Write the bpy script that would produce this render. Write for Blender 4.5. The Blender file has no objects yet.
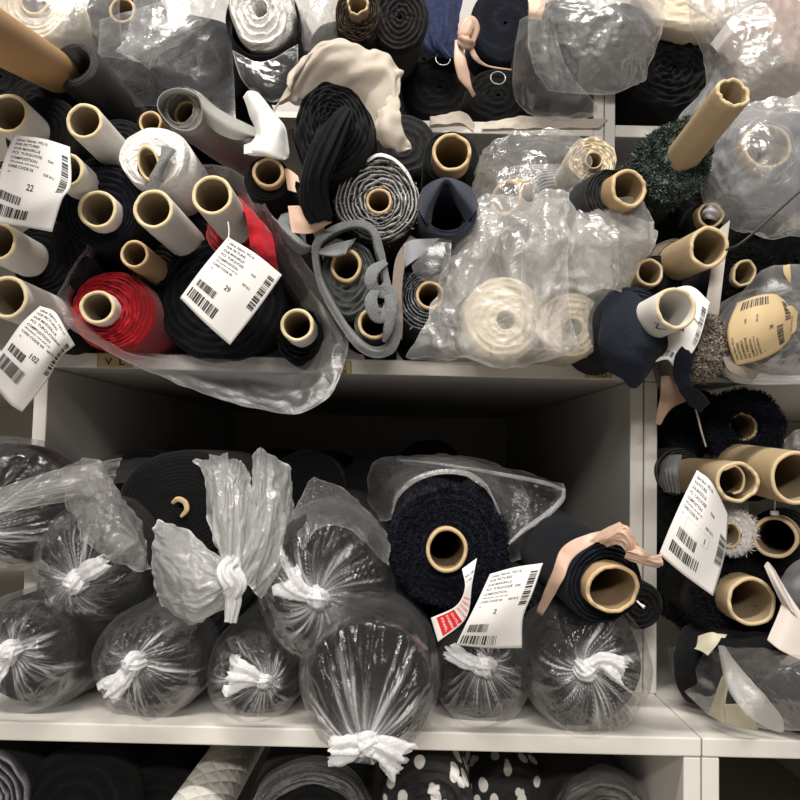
import bpy, math, random
import numpy as np
from mathutils import Vector
SC = bpy.context.scene
COL = SC.collection
random.seed(7)
RNG = np.random.RandomState(11)
PI = math.pi

# ------------------------------------------------------------ camera (a phone held in the aisle)
CAM = np.array([0.0, -0.8, 0.0])
PITCH, ROLL, FPX = math.atan(52/800), math.radians(1.35), 800.0
_f = np.array([0, math.cos(PITCH), math.sin(PITCH)])
_r0 = np.array([1.0, 0, 0]); _u0 = np.array([0, -math.sin(PITCH), math.cos(PITCH)])
_r = math.cos(ROLL)*_r0 + math.sin(ROLL)*_u0
_u = -math.sin(ROLL)*_r0 + math.cos(ROLL)*_u0

def P(px, py, Y):
    """the point of the place that lies at depth Y where the photo shows (px, py)"""
    d = _f + (px-400)/FPX*_r + (400-py)/FPX*_u
    return CAM + d*((Y+0.8)/d[1])
def S(Y): return (Y+0.8)/FPX

cam = bpy.data.objects.new('camera', bpy.data.cameras.new('camera'))
COL.objects.link(cam)
from mathutils import Matrix
M = Matrix.Identity(4)
for i in range(3):
    M[i][0], M[i][1], M[i][2], M[i][3] = _r[i], _u[i], -_f[i], CAM[i]
cam.matrix_world = M
cam.data.sensor_width = 36; cam.data.lens = 36; cam.data.clip_start = 0.02
SC.camera = cam

# ------------------------------------------------------------ noise
_perm = np.random.RandomState(3).permutation(256); _perm = np.concatenate([_perm, _perm, _perm])
_grad = np.random.RandomState(4).normal(size=(256, 3)); _grad /= np.linalg.norm(_grad, axis=1)[:, None]
def perlin(p):
    p = np.asarray(p, float); i = np.floor(p).astype(int); f = p-i; i &= 255
    w = f*f*f*(f*(f*6-15)+10); out = 0
    for a in (0, 1):
        for b in (0, 1):
            for c in (0, 1):
                h = _perm[_perm[_perm[(i[..., 0]+a) & 255]+((i[..., 1]+b) & 255)]+((i[..., 2]+c) & 255)]
                g = _grad[h]; d = f-np.array([a, b, c])
                ww = (w[..., 0] if a else 1-w[..., 0])*(w[..., 1] if b else 1-w[..., 1])*(w[..., 2] if c else 1-w[..., 2])
                out = out+ww*(g*d).sum(-1)
    return out*1.5
def N2(x, y, s): return perlin(np.stack([x+0*y, y+0*x, np.full(np.broadcast(x, y).shape, s*7.31)], -1))
def ridged(p): return 1-np.abs(np.clip(perlin(p)*1.3, -1, 1))

_wj = np.random.RandomState(9).rand(256, 3)
def worley(p):
    """distance to the nearest of scattered points: sharp creases between shallow dishes, like crumpled film"""
    p = np.asarray(p, float); i = np.floor(p).astype(int); best = np.full(p.shape[:-1], 9.0)
    for a in (-1, 0, 1):
        for b in (-1, 0, 1):
            for c in (-1, 0, 1):
                q = i+np.array([a, b, c])
                h = _perm[_perm[_perm[q[..., 0] & 255]+(q[..., 1] & 255)]+(q[..., 2] & 255)]
                best = np.minimum(best, ((q+_wj[h]-p)**2).sum(-1))
    return np.sqrt(best)
def crumple_h(q):
    w = q+.35*np.stack([perlin(q*1.3+k*5) for k in range(3)], -1)
    return worley(w)+.5*worley(w*2.1+3)+.22*worley(w*4.7+8)

# ------------------------------------------------------------ materials
def new_mat(name):
    m = bpy.data.materials.new(name); m.use_nodes = True
    nt = m.node_tree; nt.nodes.clear()
    out = nt.nodes.new('ShaderNodeOutputMaterial')
    return m, nt, out
def nd(nt, kind, **kw):
    n = nt.nodes.new(kind)
    for k, v in kw.items():
        if k in n.inputs: n.inputs[k].default_value = v
        else: setattr(n, k, v)
    return n
def lk(nt, a, b): nt.links.new(a, b)

def fabric(name, col, edge=None, rough=0.9, scale=260, bump=0.35, sheen=0.12, vary=0.35, lay=0.5):
    """woven or knitted cloth; edge = colour of the cut edges seen on a roll's end (attribute lay)"""
    if max(col) < .05:              # truly black and navy cloths
        edge = edge or tuple(c*1.9+.002 for c in col)
        col = tuple(c*.5 for c in col); edge = tuple(c*.55 for c in edge) if max(edge) < .1 else edge; sheen *= .35
    m, nt, out = new_mat(name)
    b = nd(nt, 'ShaderNodeBsdfPrincipled', Roughness=rough)
    b.inputs['Specular IOR Level'].default_value = 0.12 if max(col) < .05 else .2
    b.inputs['Sheen Weight'].default_value = sheen; b.inputs['Sheen Roughness'].default_value = 0.5
    tc = nd(nt, 'ShaderNodeTexCoord')
    nz = nd(nt, 'ShaderNodeTexNoise', Scale=28.0, Detail=4.0); lk(nt, tc.outputs['Object'], nz.inputs['Vector'])
    fine = nd(nt, 'ShaderNodeTexNoise', Scale=float(scale), Detail=3.0); lk(nt, tc.outputs['Object'], fine.inputs['Vector'])
    edge = edge or tuple(min(1, c*1.9+0.002) for c in col)
    at = nd(nt, 'ShaderNodeAttribute', attribute_name='lay')
    mul = nd(nt, 'ShaderNodeMath', operation='MULTIPLY'); mul.inputs[1].default_value = lay
    lk(nt, at.outputs['Fac'], mul.inputs[0])
    mx = nd(nt, 'ShaderNodeMixRGB'); mx.inputs[1].default_value = (*col, 1); mx.inputs[2].default_value = (*edge, 1)
    lk(nt, mul.outputs[0], mx.inputs[0])
    rmp = nd(nt, 'ShaderNodeMapRange'); rmp.inputs[1].default_value = 0.3; rmp.inputs[2].default_value = 0.7
    rmp.inputs[3].default_value = 1-vary; rmp.inputs[4].default_value = 1+vary
    add = nd(nt, 'ShaderNodeMath', operation='ADD'); h = nd(nt, 'ShaderNodeMath', operation='MULTIPLY'); h.inputs[1].default_value = .5
    lk(nt, nz.outputs['Fac'], add.inputs[0]); lk(nt, fine.outputs['Fac'], add.inputs[1]); lk(nt, add.outputs[0], h.inputs[0])
    lk(nt, h.outputs[0], rmp.inputs[0])
    vm = nd(nt, 'ShaderNodeVectorMath', operation='SCALE'); lk(nt, mx.outputs[0], vm.inputs[0]); lk(nt, rmp.outputs[0], vm.inputs['Scale'])
    lk(nt, vm.outputs[0], b.inputs['Base Color'])
    bp = nd(nt, 'ShaderNodeBump', Strength=bump, Distance=0.002); lk(nt, fine.outputs['Fac'], bp.inputs['Height'])
    lk(nt, bp.outputs[0], b.inputs['Normal']); lk(nt, b.outputs[0], out.inputs[0])
    return m

def ribbed(name, col, per=900, rough=0.9):
    m, nt, out = new_mat(name)
    b = nd(nt, 'ShaderNodeBsdfPrincipled', Roughness=rough); b.inputs['Specular IOR Level'].default_value = .2
    tc = nd(nt, 'ShaderNodeAttribute', attribute_name='rib')
    s = nd(nt, 'ShaderNodeMath', operation='MULTIPLY'); s.inputs[1].default_value = per; lk(nt, tc.outputs['Fac'], s.inputs[0])
    si = nd(nt, 'ShaderNodeMath', operation='SINE'); lk(nt, s.outputs[0], si.inputs[0])
    rm = nd(nt, 'ShaderNodeMapRange'); rm.inputs[1].default_value = -1; rm.inputs[2].default_value = 1; lk(nt, si.outputs[0], rm.inputs[0])
    cr = nd(nt, 'ShaderNodeMixRGB'); cr.inputs[1].default_value = (*[c*.5 for c in col], 1); cr.inputs[2].default_value = (*[c*1.35 for c in col], 1)
    lk(nt, rm.outputs[0], cr.inputs[0]); lk(nt, cr.outputs[0], b.inputs['Base Color'])
    bp = nd(nt, 'ShaderNodeBump', Strength=.6, Distance=.001); lk(nt, rm.outputs[0], bp.inputs['Height']); lk(nt, bp.outputs[0], b.inputs['Normal'])
    lk(nt, b.outputs[0], out.inputs[0]); return m

def plain(name, col, rough=0.6, bump=0.0, scale=120, vary=0.12, metal=0.0, trans=0.0, spec=0.4):
    m, nt, out = new_mat(name)
    b = nd(nt, 'ShaderNodeBsdfPrincipled', Roughness=rough, Metallic=metal); b.inputs['Specular IOR Level'].default_value = spec
    tc = nd(nt, 'ShaderNodeTexCoord')
    nz = nd(nt, 'ShaderNodeTexNoise', Scale=float(scale), Detail=5.0, Roughness=.65); lk(nt, tc.outputs['Object'], nz.inputs['Vector'])
    mx = nd(nt, 'ShaderNodeMixRGB'); mx.inputs[1].default_value = (*[c*(1-vary) for c in col], 1); mx.inputs[2].default_value = (*[min(1, c*(1+vary)) for c in col], 1)
    lk(nt, nz.outputs['Fac'], mx.inputs[0]); lk(nt, mx.outputs[0], b.inputs['Base Color'])
    if bump:
        bp = nd(nt, 'ShaderNodeBump', Strength=bump, Distance=.001); lk(nt, nz.outputs['Fac'], bp.inputs['Height']); lk(nt, bp.outputs[0], b.inputs['Normal'])
    sh = b.outputs[0]
    if trans:
        t = nd(nt, 'ShaderNodeBsdfTranslucent'); lk(nt, mx.outputs[0], t.inputs[0])
        ms = nd(nt, 'ShaderNodeMixShader'); ms.inputs[0].default_value = trans
        lk(nt, sh, ms.inputs[1]); lk(nt, t.outputs[0], ms.inputs[2]); sh = ms.outputs[0]
    lk(nt, sh, out.inputs[0]); return m

def film(name, milk=0.1, gain=0.75, gloss=1.0, rough=0.16, tint=(.93, .93, .95), crease=0.5, cscale=34):
    """thin polythene: mostly see-through, milkier where it is gathered and along painted highlight streaks and rims (attribute gather), glossy"""
    m, nt, out = new_mat(name)
    tc = nd(nt, 'ShaderNodeTexCoord')
    n1 = nd(nt, 'ShaderNodeTexNoise', Scale=float(cscale), Detail=5.0, Roughness=.55, Distortion=1.2); lk(nt, tc.outputs['Object'], n1.inputs['Vector'])
    n2 = nd(nt, 'ShaderNodeTexNoise', Scale=9.0, Detail=2.0); lk(nt, tc.outputs['Object'], n2.inputs['Vector'])
    # ridges: |n-.5|
    sb = nd(nt, 'ShaderNodeMath', operation='SUBTRACT'); sb.inputs[1].default_value = .5; lk(nt, n1.outputs['Fac'], sb.inputs[0])
    ab = nd(nt, 'ShaderNodeMath', operation='ABSOLUTE'); lk(nt, sb.outputs[0], ab.inputs[0])
    bp = nd(nt, 'ShaderNodeBump', Strength=crease, Distance=.006); bp.invert = True; lk(nt, ab.outputs[0], bp.inputs['Height'])
    d = nd(nt, 'ShaderNodeBsdfDiffuse'); d.inputs[0].default_value = (*tint, 1); lk(nt, bp.outputs[0], d.inputs['Normal'])
    t = nd(nt, 'ShaderNodeBsdfTranslucent'); t.inputs[0].default_value = (*tint, 1); lk(nt, bp.outputs[0], t.inputs['Normal'])
    dt = nd(nt, 'ShaderNodeMixShader'); dt.inputs[0].default_value = .4; lk(nt, d.outputs[0], dt.inputs[1]); lk(nt, t.outputs[0], dt.inputs[2])
    tr = nd(nt, 'ShaderNodeBsdfTransparent')
    at = nd(nt, 'ShaderNodeAttribute', attribute_name='gather_glint')
    ml = nd(nt, 'ShaderNodeMath', operation='MULTIPLY_ADD'); ml.inputs[1].default_value = gain; ml.inputs[2].default_value = milk*.6
    lk(nt, at.outputs['Fac'], ml.inputs[0])
    mm = nd(nt, 'ShaderNodeMath', operation='MULTIPLY_ADD', use_clamp=True); mm.inputs[1].default_value = milk*.8
    lk(nt, n2.outputs['Fac'], mm.inputs[0]); lk(nt, ml.outputs[0], mm.inputs[2])
    # more film to look through at grazing angles
    lw = nd(nt, 'ShaderNodeLayerWeight', Blend=.25)
    ma = nd(nt, 'ShaderNodeMath', operation='MULTIPLY_ADD', use_clamp=True); ma.inputs[1].default_value = .15
    lk(nt, lw.outputs['Facing'], ma.inputs[0]); lk(nt, mm.outputs[0], ma.inputs[2])
    pw = nd(nt, 'ShaderNodeMath', operation='POWER'); pw.inputs[1].default_value = 2.2; lk(nt, lw.outputs['Facing'], pw.inputs[0])
    lk(nt, pw.outputs[0], ma.inputs[0])
    bd = nd(nt, 'ShaderNodeMixShader'); lk(nt, ma.outputs[0], bd.inputs[0]); lk(nt, tr.outputs[0], bd.inputs[1]); lk(nt, dt.outputs[0], bd.inputs[2])
    gl = nd(nt, 'ShaderNodeBsdfGlossy', Roughness=rough); lk(nt, bp.outputs[0], gl.inputs['Normal'])
    fr = nd(nt, 'ShaderNodeFresnel', IOR=1.38); lk(nt, bp.outputs[0], fr.inputs['Normal'])
    fm = nd(nt, 'ShaderNodeMath', operation='MULTIPLY', use_clamp=True); fm.inputs[1].default_value = 1.35*gloss; lk(nt, fr.outputs[0], fm.inputs[0])
    fc = nd(nt, 'ShaderNodeMath', operation='MINIMUM'); fc.inputs[1].default_value = .28; lk(nt, fm.outputs[0], fc.inputs[0])
    fin = nd(nt, 'ShaderNodeMixShader'); lk(nt, fc.outputs[0], fin.inputs[0]); lk(nt, bd.outputs[0], fin.inputs[1]); lk(nt, gl.outputs[0], fin.inputs[2])
    lk(nt, fin.outputs[0], out.inputs[0]); return m

# ------------------------------------------------------------ things, parts and meshes
def tag_props(o, label=None, cat=None, group=None, kind=None):
    if label: o['label'] = label
    if cat: o['category'] = cat
    if group: o['group'] = group
    if kind: o['kind'] = kind
    return o
def thing(name, label, cat, loc, group=None, kind=None):
    o = bpy.data.objects.new(name, None); COL.objects.link(o)
    o.empty_display_size = .02; o.location = [float(c) for c in loc]
    return tag_props(o, label, cat, group, kind)
def origin(parent):
    v = np.zeros(3)
    while parent is not None:
        v = v+np.array(parent.location); parent = parent.parent
    return v
def add(name, V, F, mats, parent=None, midx=None, smooth=True, attrs=None, label=None, loc=None):
    """one mesh object from world points V; loc gives a top-level mesh its origin"""
    V = np.asarray(V, float).reshape(-1, 3)
    base = origin(parent)
    l = np.zeros(3)
    if parent is None and loc is not None: l = np.asarray(loc, float)
    me = bpy.data.meshes.new(name)
    me.from_pydata((V-base-l).tolist(), [], [tuple(map(int, f)) for f in F])
    mats = mats if isinstance(mats, (list, tuple)) else [mats]
    for m in mats: me.materials.append(m)
    if midx is not None: me.polygons.foreach_set('material_index', np.asarray(midx, dtype=np.int32))
    me.polygons.foreach_set('use_smooth', np.full(len(me.polygons), smooth))
    for k, a in (attrs or {}).items():
        at = me.attributes.new(k, 'FLOAT', 'POINT'); at.data.foreach_set('value', np.asarray(a, dtype=np.float32).ravel())
    me.update()
    o = bpy.data.objects.new(name, me); COL.objects.link(o)
    o.location = [float(c) for c in l]
    if parent is not None: o.parent = parent
    if label: o['label'] = label
    return o
def gridF(nu, nv, closed=False, base=0):
    """faces of a nu x nv grid of points (v runs fastest; closed joins v)"""
    i, j = np.meshgrid(np.arange(nu-1), np.arange(nv if closed else nv-1), indexing='ij')
    j2 = (j+1) % nv
    return (np.stack([i*nv+j, i*nv+j2, (i+1)*nv+j2, (i+1)*nv+j], -1).reshape(-1, 4)+base)
def box(name, lo, hi, mat, parent=None, bev=0.0015, label=None):
    x0, y0, z0 = lo; x1, y1, z1 = hi
    V = [(x, y, z) for x in (x0, x1) for y in (y0, y1) for z in (z0, z1)]
    F = [(0, 1, 3, 2), (4, 6, 7, 5), (0, 4, 5, 1), (2, 3, 7, 6), (0, 2, 6, 4), (1, 5, 7, 3)]
    o = add(name, V, F, mat, parent, smooth=False, label=label)
    if bev:
        b = o.modifiers.new('edge', 'BEVEL'); b.width = bev; b.segments = 2
    return o
def cr(pts, t):
    """Catmull-Rom through pts (n, ...) at parameters t in 0..1"""
    pts = np.asarray(pts, float); n = len(pts)
    if n == 1: return np.repeat(pts, len(t), 0)
    e = np.concatenate([[2*pts[0]-pts[1]], pts, [2*pts[-1]-pts[-2]]])
    s = np.clip(np.asarray(t), 0, 1)*(n-1); i = np.minimum(s.astype(int), n-2); f = (s-i).reshape(-1, *([1]*(pts.ndim-1)))
    a, b, c, d = e[i], e[i+1], e[i+2], e[i+3]
    return .5*(2*b+(c-a)*f+(2*a-5*b+4*c-d)*f**2+(3*b-a-3*c+d)*f**3)
def cr_loop(pts, n):
    pts = np.asarray(pts, float); k = len(pts)
    s = np.arange(n)/n*k; i = s.astype(int); f = (s-i)[:, None]
    a, b, c, d = pts[(i-1) % k], pts[i % k], pts[(i+1) % k], pts[(i+2) % k]
    return .5*(2*b+(c-a)*f+(2*a-5*b+4*c-d)*f**2+(3*b-a-3*c+d)*f**3)
def frame(axis):
    a = np.asarray(axis, float); a = a/np.linalg.norm(a)
    e1 = np.cross(a, [0, 0, 1.0])
    if np.linalg.norm(e1) < .05: e1 = np.array([1.0, 0, 0])
    e1 /= np.linalg.norm(e1); e2 = np.cross(e1, a)
    return e1, e2, a
def normals_grid(G):
    du = np.gradient(G, axis=0); dv = np.gradient(G, axis=1)
    n = np.cross(du, dv); return n/(np.linalg.norm(n, axis=-1, keepdims=True)+1e-12)

# ------------------------------------------------------------ cardboard tube
def tube_mesh(T, axis, r, L, wall=.0032, rag=.001, sq=(1, 1), seed=0, rot=0, rr=0):
    """open tube: outside, torn edge, inside; returns V, F, material index (0 outside, 1 edge, 2 inside)"""
    e1, e2, a = frame(axis); n = 48
    th = np.arange(n)/n*2*PI
    cx, cy = np.cos(th), np.sin(th)
    dent = 1+rr*N2(cx*1.4, cy*1.4, seed+.3)
    jy = rag*(N2(cx*2.2, cy*2.2, seed)+.35*N2(cx*7, cy*7, seed+1)+.2*N2(cx*19, cy*19, seed+2))*1.5
    cth, sth = math.cos(rot), math.sin(rot)
    prof = [(r, L, 0), (r, L*.5, 0), (r, .012, 0), (r, .0015, .6), (r-.0006, 0, 1), (r-wall*.5, -.0004, 1), (r-wall+.0005, 0, 1), (r-wall, .0015, .6), (r-wall, .02, 0), (r-wall, L*.4, 0), (r-wall, L, 0)]
    V = []
    for rad, y, k in prof:
        x = cx*rad*dent*sq[0]; z = cy*rad*dent*sq[1]
        x, z = x*cth-z*sth, x*sth+z*cth
        V.append(T+x[:, None]*e1+z[:, None]*e2+(y+jy*k)[:, None]*a)
    V = np.concatenate(V)
    F = gridF(len(prof), n, True)
    row = np.repeat(np.arange(len(prof)-1), n)
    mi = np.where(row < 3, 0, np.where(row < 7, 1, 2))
    return V, F, mi

# ------------------------------------------------------------ pile: many short strands on a surface
def pile(Pt, Nn, n, length, width, rng, curl=.6):
    idx = rng.randint(0, len(Pt), n); p = Pt[idx]+rng.normal(size=(n, 3))*.0012; nn = Nn[idx]
    d = nn+curl*rng.normal(size=(n, 3)); d /= np.linalg.norm(d, axis=1)[:, None]
    s = np.cross(d, rng.normal(size=(n, 3))); s /= np.linalg.norm(s, axis=1)[:, None]+1e-9
    L = length*(.5+rng.rand(n, 1)); w = width
    d2 = d+curl*rng.normal(size=(n, 3)); d2 /= np.linalg.norm(d2, axis=1)[:, None]
    q = [p-s*w, p+s*w, p+d*L*.6+s*w*.8, p+d*L*.6-s*w*.8, p+d*L*.6+d2*L*.5]
    V = np.stack(q, 1).reshape(-1, 3); b = np.arange(n)*5
    F = [(k, k+1, k+2, k+3) for k in b]+[(k+3, k+2, k+4) for k in b]
    return V, F

SEED = [0]
def roll(name, label, f, R, mat, tube=None, tmat=None, to=None, L=.45, layers=12, amp=.0016, wob=.035, sq=(1, 1), rag=.0007,
         tsq=(1, 1), trot=0, tto=None, tr=.03, tL=None, pl=None, group=None, cat='fabric roll', dome=.006, rnd=.006, flat=0, extra=None, tlabel=None, hollow=None, crumple=1.0, swirl=1, ttype='core_tube'):
    """a bolt of cloth on (or off) its core. f = (px, py, Y) of its end, R its radius in px there, tube = (px, py, Y, r px)"""
    SEED[0] += 1; sd = SEED[0]*3.7; crumple = crumple*.55
    Fp = P(*f); R = R*S(f[2])
    Tp = P(*tube[:3]) if tube else None
    axis = np.array([0, 1.0, 0])
    if to is not None: axis = P(*to)-(Tp if tube else Fp); axis /= np.linalg.norm(axis)
    e1, e2, a = frame(axis)
    root = thing(name, label, cat, Fp, group or ('fabric rolls stacked on the upper shelves' if Fp[2] > .11 else 'fabric rolls in the lower bays' if Fp[2] > -.28 else 'fabric rolls under the lower board'))
    if tube:
        rt = tube[3]*S(tube[2]); d = Tp-Fp
        tx, tz, ty = d@e1, d@e2, d@a
    else:
        rt = (hollow or 0)*S(f[2]); tx = tz = 0; ty = 0
    # fabric: end face with layers, then the side going back
    n = 96; th = np.arange(n)/n*2*PI; c, s = np.cos(th), np.sin(th)
    rin = max(rt*.98, .0025)
    nr = 46
    rows, lay = [], []
    outline = 1+wob*(N2(c*1.1, s*1.1, sd)+.5*N2(c*2.7, s*2.7, sd+5))
    if hollow:
        for yb in (.12, .05): rows.append((tx+c*rin*.95, tz+s*rin*.95, np.full(n, yb))); lay.append(np.zeros(n))
    for i in range(nr):
        q = i/(nr-1)
        qq = 1-(1-q)**1.0
        cxx, czz = tx*(1-qq), tz*(1-qq)
        wv = crumple*.045*(N2(c*1.6+q*5, s*1.6+q*3, sd+9)+.5*N2(c*3.4+q*11, s*3.4, sd+11))*min(1, 4*q)*(1-q**3)
        rad = rin+(R*outline-rin)*np.clip(qq+wv, 0, 1)
        ph = q*layers+swirl*th/(2*PI)+.35*N2(c*2+q*5, s*2, sd+2)*crumple
        tri = np.abs((ph % 1)-.5)*2
        y = -amp*(tri**1.5)-dome*(1-q**2)*.5+crumple*amp*1.3*N2(c*3+q*9, s*3+q*4, sd+4)
        y = y+rnd*max(0, (q-.86)/.14)**2
        rows.append((cxx+c*rad*sq[0], czz+s*rad*sq[1], y)); lay.append(tri**3)
    for k, yb in enumerate([q for q in (.014, .04, .10, .22, .34) if q < L-.01]+[L]):
        o2 = outline*(1+.02*N2(c*1.5, s*1.5+yb*9, sd+6))
        rows.append((c*R*o2*sq[0]*1.01, s*R*o2*sq[1]*1.01, np.full(n, yb))); lay.append(np.zeros(n))
    rows.append((c*R*.02, s*R*.02, np.full(n, L+.002))); lay.append(np.zeros(n))
    V = np.concatenate([Fp+x[:, None]*e1+z[:, None]*e2+y[:, None]*a for x, z, y in rows]); la = np.concatenate(lay)
    rib = np.concatenate([th for _ in rows])
    Fc = gridF(len(rows), n, True).tolist()
    if pl:
        cnt, ln, wd = pl
        G = V.reshape(len(rows), n, 3)
        k0 = 2 if hollow else 0
        nrm = -normals_grid(G)
        sel = slice(k0, nr+k0+4)
        Pt = G[sel].reshape(-1, 3); Nn = nrm[sel].reshape(-1, 3)
        if (Nn[:n*10]@a).mean() > 0: Nn = -Nn
        wgt = np.repeat(np.linspace(.15, 1, G[sel].shape[0]), n)
        rg = np.random.RandomState(int(sd*10)); ch = rg.choice(len(Pt), 4000, p=wgt/wgt.sum())
        pv, pf = pile(Pt[ch], Nn[ch], cnt, ln, wd, rg)
        b = len(V); V = np.concatenate([V, pv]); Fc += [tuple(np.array(q)+b) for q in pf]
        la = np.concatenate([la, rg.rand(cnt).repeat(5)**2]); rib = np.concatenate([rib, np.zeros(len(pv))])
    add('fabric', V, Fc, mat, root, attrs={'lay': la, 'rib': rib})
    if tube:
        ta = a
        if tto is not None: ta = P(*tto)-Tp; ta = ta/np.linalg.norm(ta)
        tv, tf, mi = tube_mesh(Tp, ta, rt, tL or max(.16, abs(ty)+.14), rag=rag, sq=tsq, rot=trot, seed=sd, rr=tr, wall=min(.0040, rt*.22))
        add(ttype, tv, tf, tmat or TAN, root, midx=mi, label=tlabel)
    return root

# ------------------------------------------------------------ sheets (film, cloth, paper) through a net of points
def net(ctrl, nu, nv):
    C = np.array([[P(*p) for p in row] for row in ctrl])
    A = cr(C, np.linspace(0, 1, nu))
    return np.swapaxes(cr(np.swapaxes(A, 0, 1), np.linspace(0, 1, nv)), 0, 1)
def sheet_mesh(ctrl, nu=50, nv=50, wr=.003, ws=25, rd=True, g=0.0, ge=.35, rag=.0, seed=0, streak=None):
    G = net(ctrl, nu, nv); n = normals_grid(G)
    q = G*ws+seed*3.1
    if streak:                      # long folds: stretch the noise along u or v
        u = np.linspace(0, 1, nu)[:, None]+0*np.linspace(0, 1, nv)[None]; v = np.linspace(0, 1, nv)[None]+0*u
        q = np.stack([u*streak[0]+.3*N2(u*2, v*2, seed), v*streak[1], np.full_like(u, seed*2.3)], -1)
    if rd == 'w': h = crumple_h(q)*1.3
    else:
        h = ridged(q) if rd else perlin(q)
        h = h+.5*(ridged(q*2.3+5) if rd else perlin(q*2.3+5))
    h = h-h.mean()
    ed = np.minimum.reduce([np.arange(nu)[:, None]+0*np.arange(nv), (nu-1-np.arange(nu))[:, None]+0*np.arange(nv), np.arange(nv)[None]+0*np.arange(nu)[:, None], (nv-1-np.arange(nv))[None]+0*np.arange(nu)[:, None]])
    G = G+n*(wr*h)[..., None]
    if rag:
        w = np.clip(1-ed/3, 0, 1)[..., None]
        G = G+w*rag*np.stack([perlin(G*60+k*9+seed) for k in range(3)], -1)*2
    gat = g+ge*np.exp(-ed/.9)+np.clip(h-.25, 0, 1)*.35*(1 if g >= 0 else 0)  # border whitened: a rim highlight painted into the film
    return G, np.clip(gat, 0, 1.2)
def sheet(name, ctrl, mat, parent=None, label=None, cat=None, group=None, nu=50, nv=50, thick=0, loc=None, **kw):
    SEED[0] += 1; kw.setdefault('seed', SEED[0])
    if mat in (FILMC, FILMM) and 'streak' not in kw: kw.setdefault('rd', 'w'); nu = int(nu*1.3); nv = int(nv*1.3)
    G, gat = sheet_mesh(ctrl, nu, nv, **kw)
    V = G.reshape(-1, 3)
    o = add(name, V, gridF(nu, nv), mat, parent, attrs={'gather_glint': gat.ravel()}, loc=(V.mean(0) if parent is None else None), label=label if parent is not None else None)
    if thick:
        s = o.modifiers.new('thickness', 'SOLIDIFY'); s.thickness = thick; s.offset = 0
    if parent is None: tag_props(o, label, cat, group)
    return o
def loft(name, loops, mat, parent=None, label=None, cat=None, group=None, nu=40, nv=110, wr=.003, ws=22, rd=True, g=0.0, ge=.4, thick=0, rag=0, seed=None, rimw=1.5):
    SEED[0] += 1; seed = seed or SEED[0]
    C = np.array([cr_loop([P(*p) for p in lp], nv) for lp in loops])
    G = cr(C, np.linspace(0, 1, nu)); n = normals_grid(G)
    q = G*ws+seed*2.7
    h = (crumple_h(q)*1.2-.9) if rd == 'w' else (ridged(q)+.5*ridged(q*2.3+4)-1.1) if rd else (perlin(q)+.5*perlin(q*2.4+3))
    i = np.arange(nu)[:, None]+0*np.arange(nv)[None]
    G = G+n*(wr*h*np.clip(i/4, .25, 1))[..., None]
    if rag: G[:2] += rag*np.stack([perlin(G[:2]*55+k*7+seed) for k in range(3)], -1)
    gat = g+ge*np.exp(-i/rimw)+np.clip(h-.2, 0, 1)*.3  # open rim painted whiter, as a highlight on the film edge
    V = G.reshape(-1, 3)
    o = add(name, V, gridF(nu, nv, True), mat, parent, attrs={'gather_glint': np.clip(gat, 0, 1.2).ravel()}, loc=(V.mean(0) if parent is None else None), label=label if parent is not None else None)
    if thick:
        s = o.modifiers.new('thickness', 'SOLIDIFY'); s.thickness = thick; s.offset = 0
    if parent is None: tag_props(o, label, cat, group)
    return o

# ------------------------------------------------------------ twisted / swept bodies (knots, tails, wires, cords)
def sweep_mesh(pts, rad, n=24, m=40, twist=0, folds=0, depth=.25, seed=0, flat=None, cap=True):
    Q = np.asarray(pts, float); t = np.linspace(0, 1, m)
    C = cr(Q, t); r = np.interp(t, np.linspace(0, 1, len(rad)), rad)
    fl = np.interp(t, np.linspace(0, 1, len(flat)), flat) if flat is not None else np.ones(m)
    T = np.gradient(C, axis=0); T /= np.linalg.norm(T, axis=1)[:, None]+1e-12
    ref = np.array([0, -1.0, 0.0]); rows = []
    th = np.arange(n)/n*2*PI
    for i in range(m):
        b = np.cross(T[i], ref)
        if np.linalg.norm(b) < .15: b = np.cross(T[i], [0, 0, 1.0])
        b /= np.linalg.norm(b); w = np.cross(b, T[i])
        k = 1+(depth*(np.cos(folds*th+twist*t[i]*6)*.6+.7*N2(np.cos(th+twist*t[i])*2.2, np.sin(th+twist*t[i])*2.2+t[i]*2, seed)) if folds else 0)
        rows.append(C[i]+(np.cos(th)*r[i]*k)[:, None]*b+(np.sin(th)*r[i]*k*fl[i])[:, None]*w)
    V = np.concatenate(rows); F = gridF(m, n, True).tolist()
    if cap: F += [tuple(range(n))[::-1], tuple(range((m-1)*n, m*n))]
    return V, F
def sweep(name, px, rad, mat, parent=None, label=None, cat=None, group=None, g=.9, world=False, gend=None, **kw):
    SEED[0] += 1; kw.setdefault('seed', SEED[0])
    pts = px if world else [P(*p) for p in px]
    V, F = sweep_mesh(pts, rad, **kw)
    m = kw.get('m', 40); n = kw.get('n', 24)
    ga = np.linspace(g, g if gend is None else gend, m).repeat(n)
    o = add(name, V, F, mat, parent, attrs={'gather_glint': ga}, loc=(V.mean(0) if parent is None else None), label=label if parent is not None else None)
    if parent is None: tag_props(o, label, cat, group)
    return o

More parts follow.
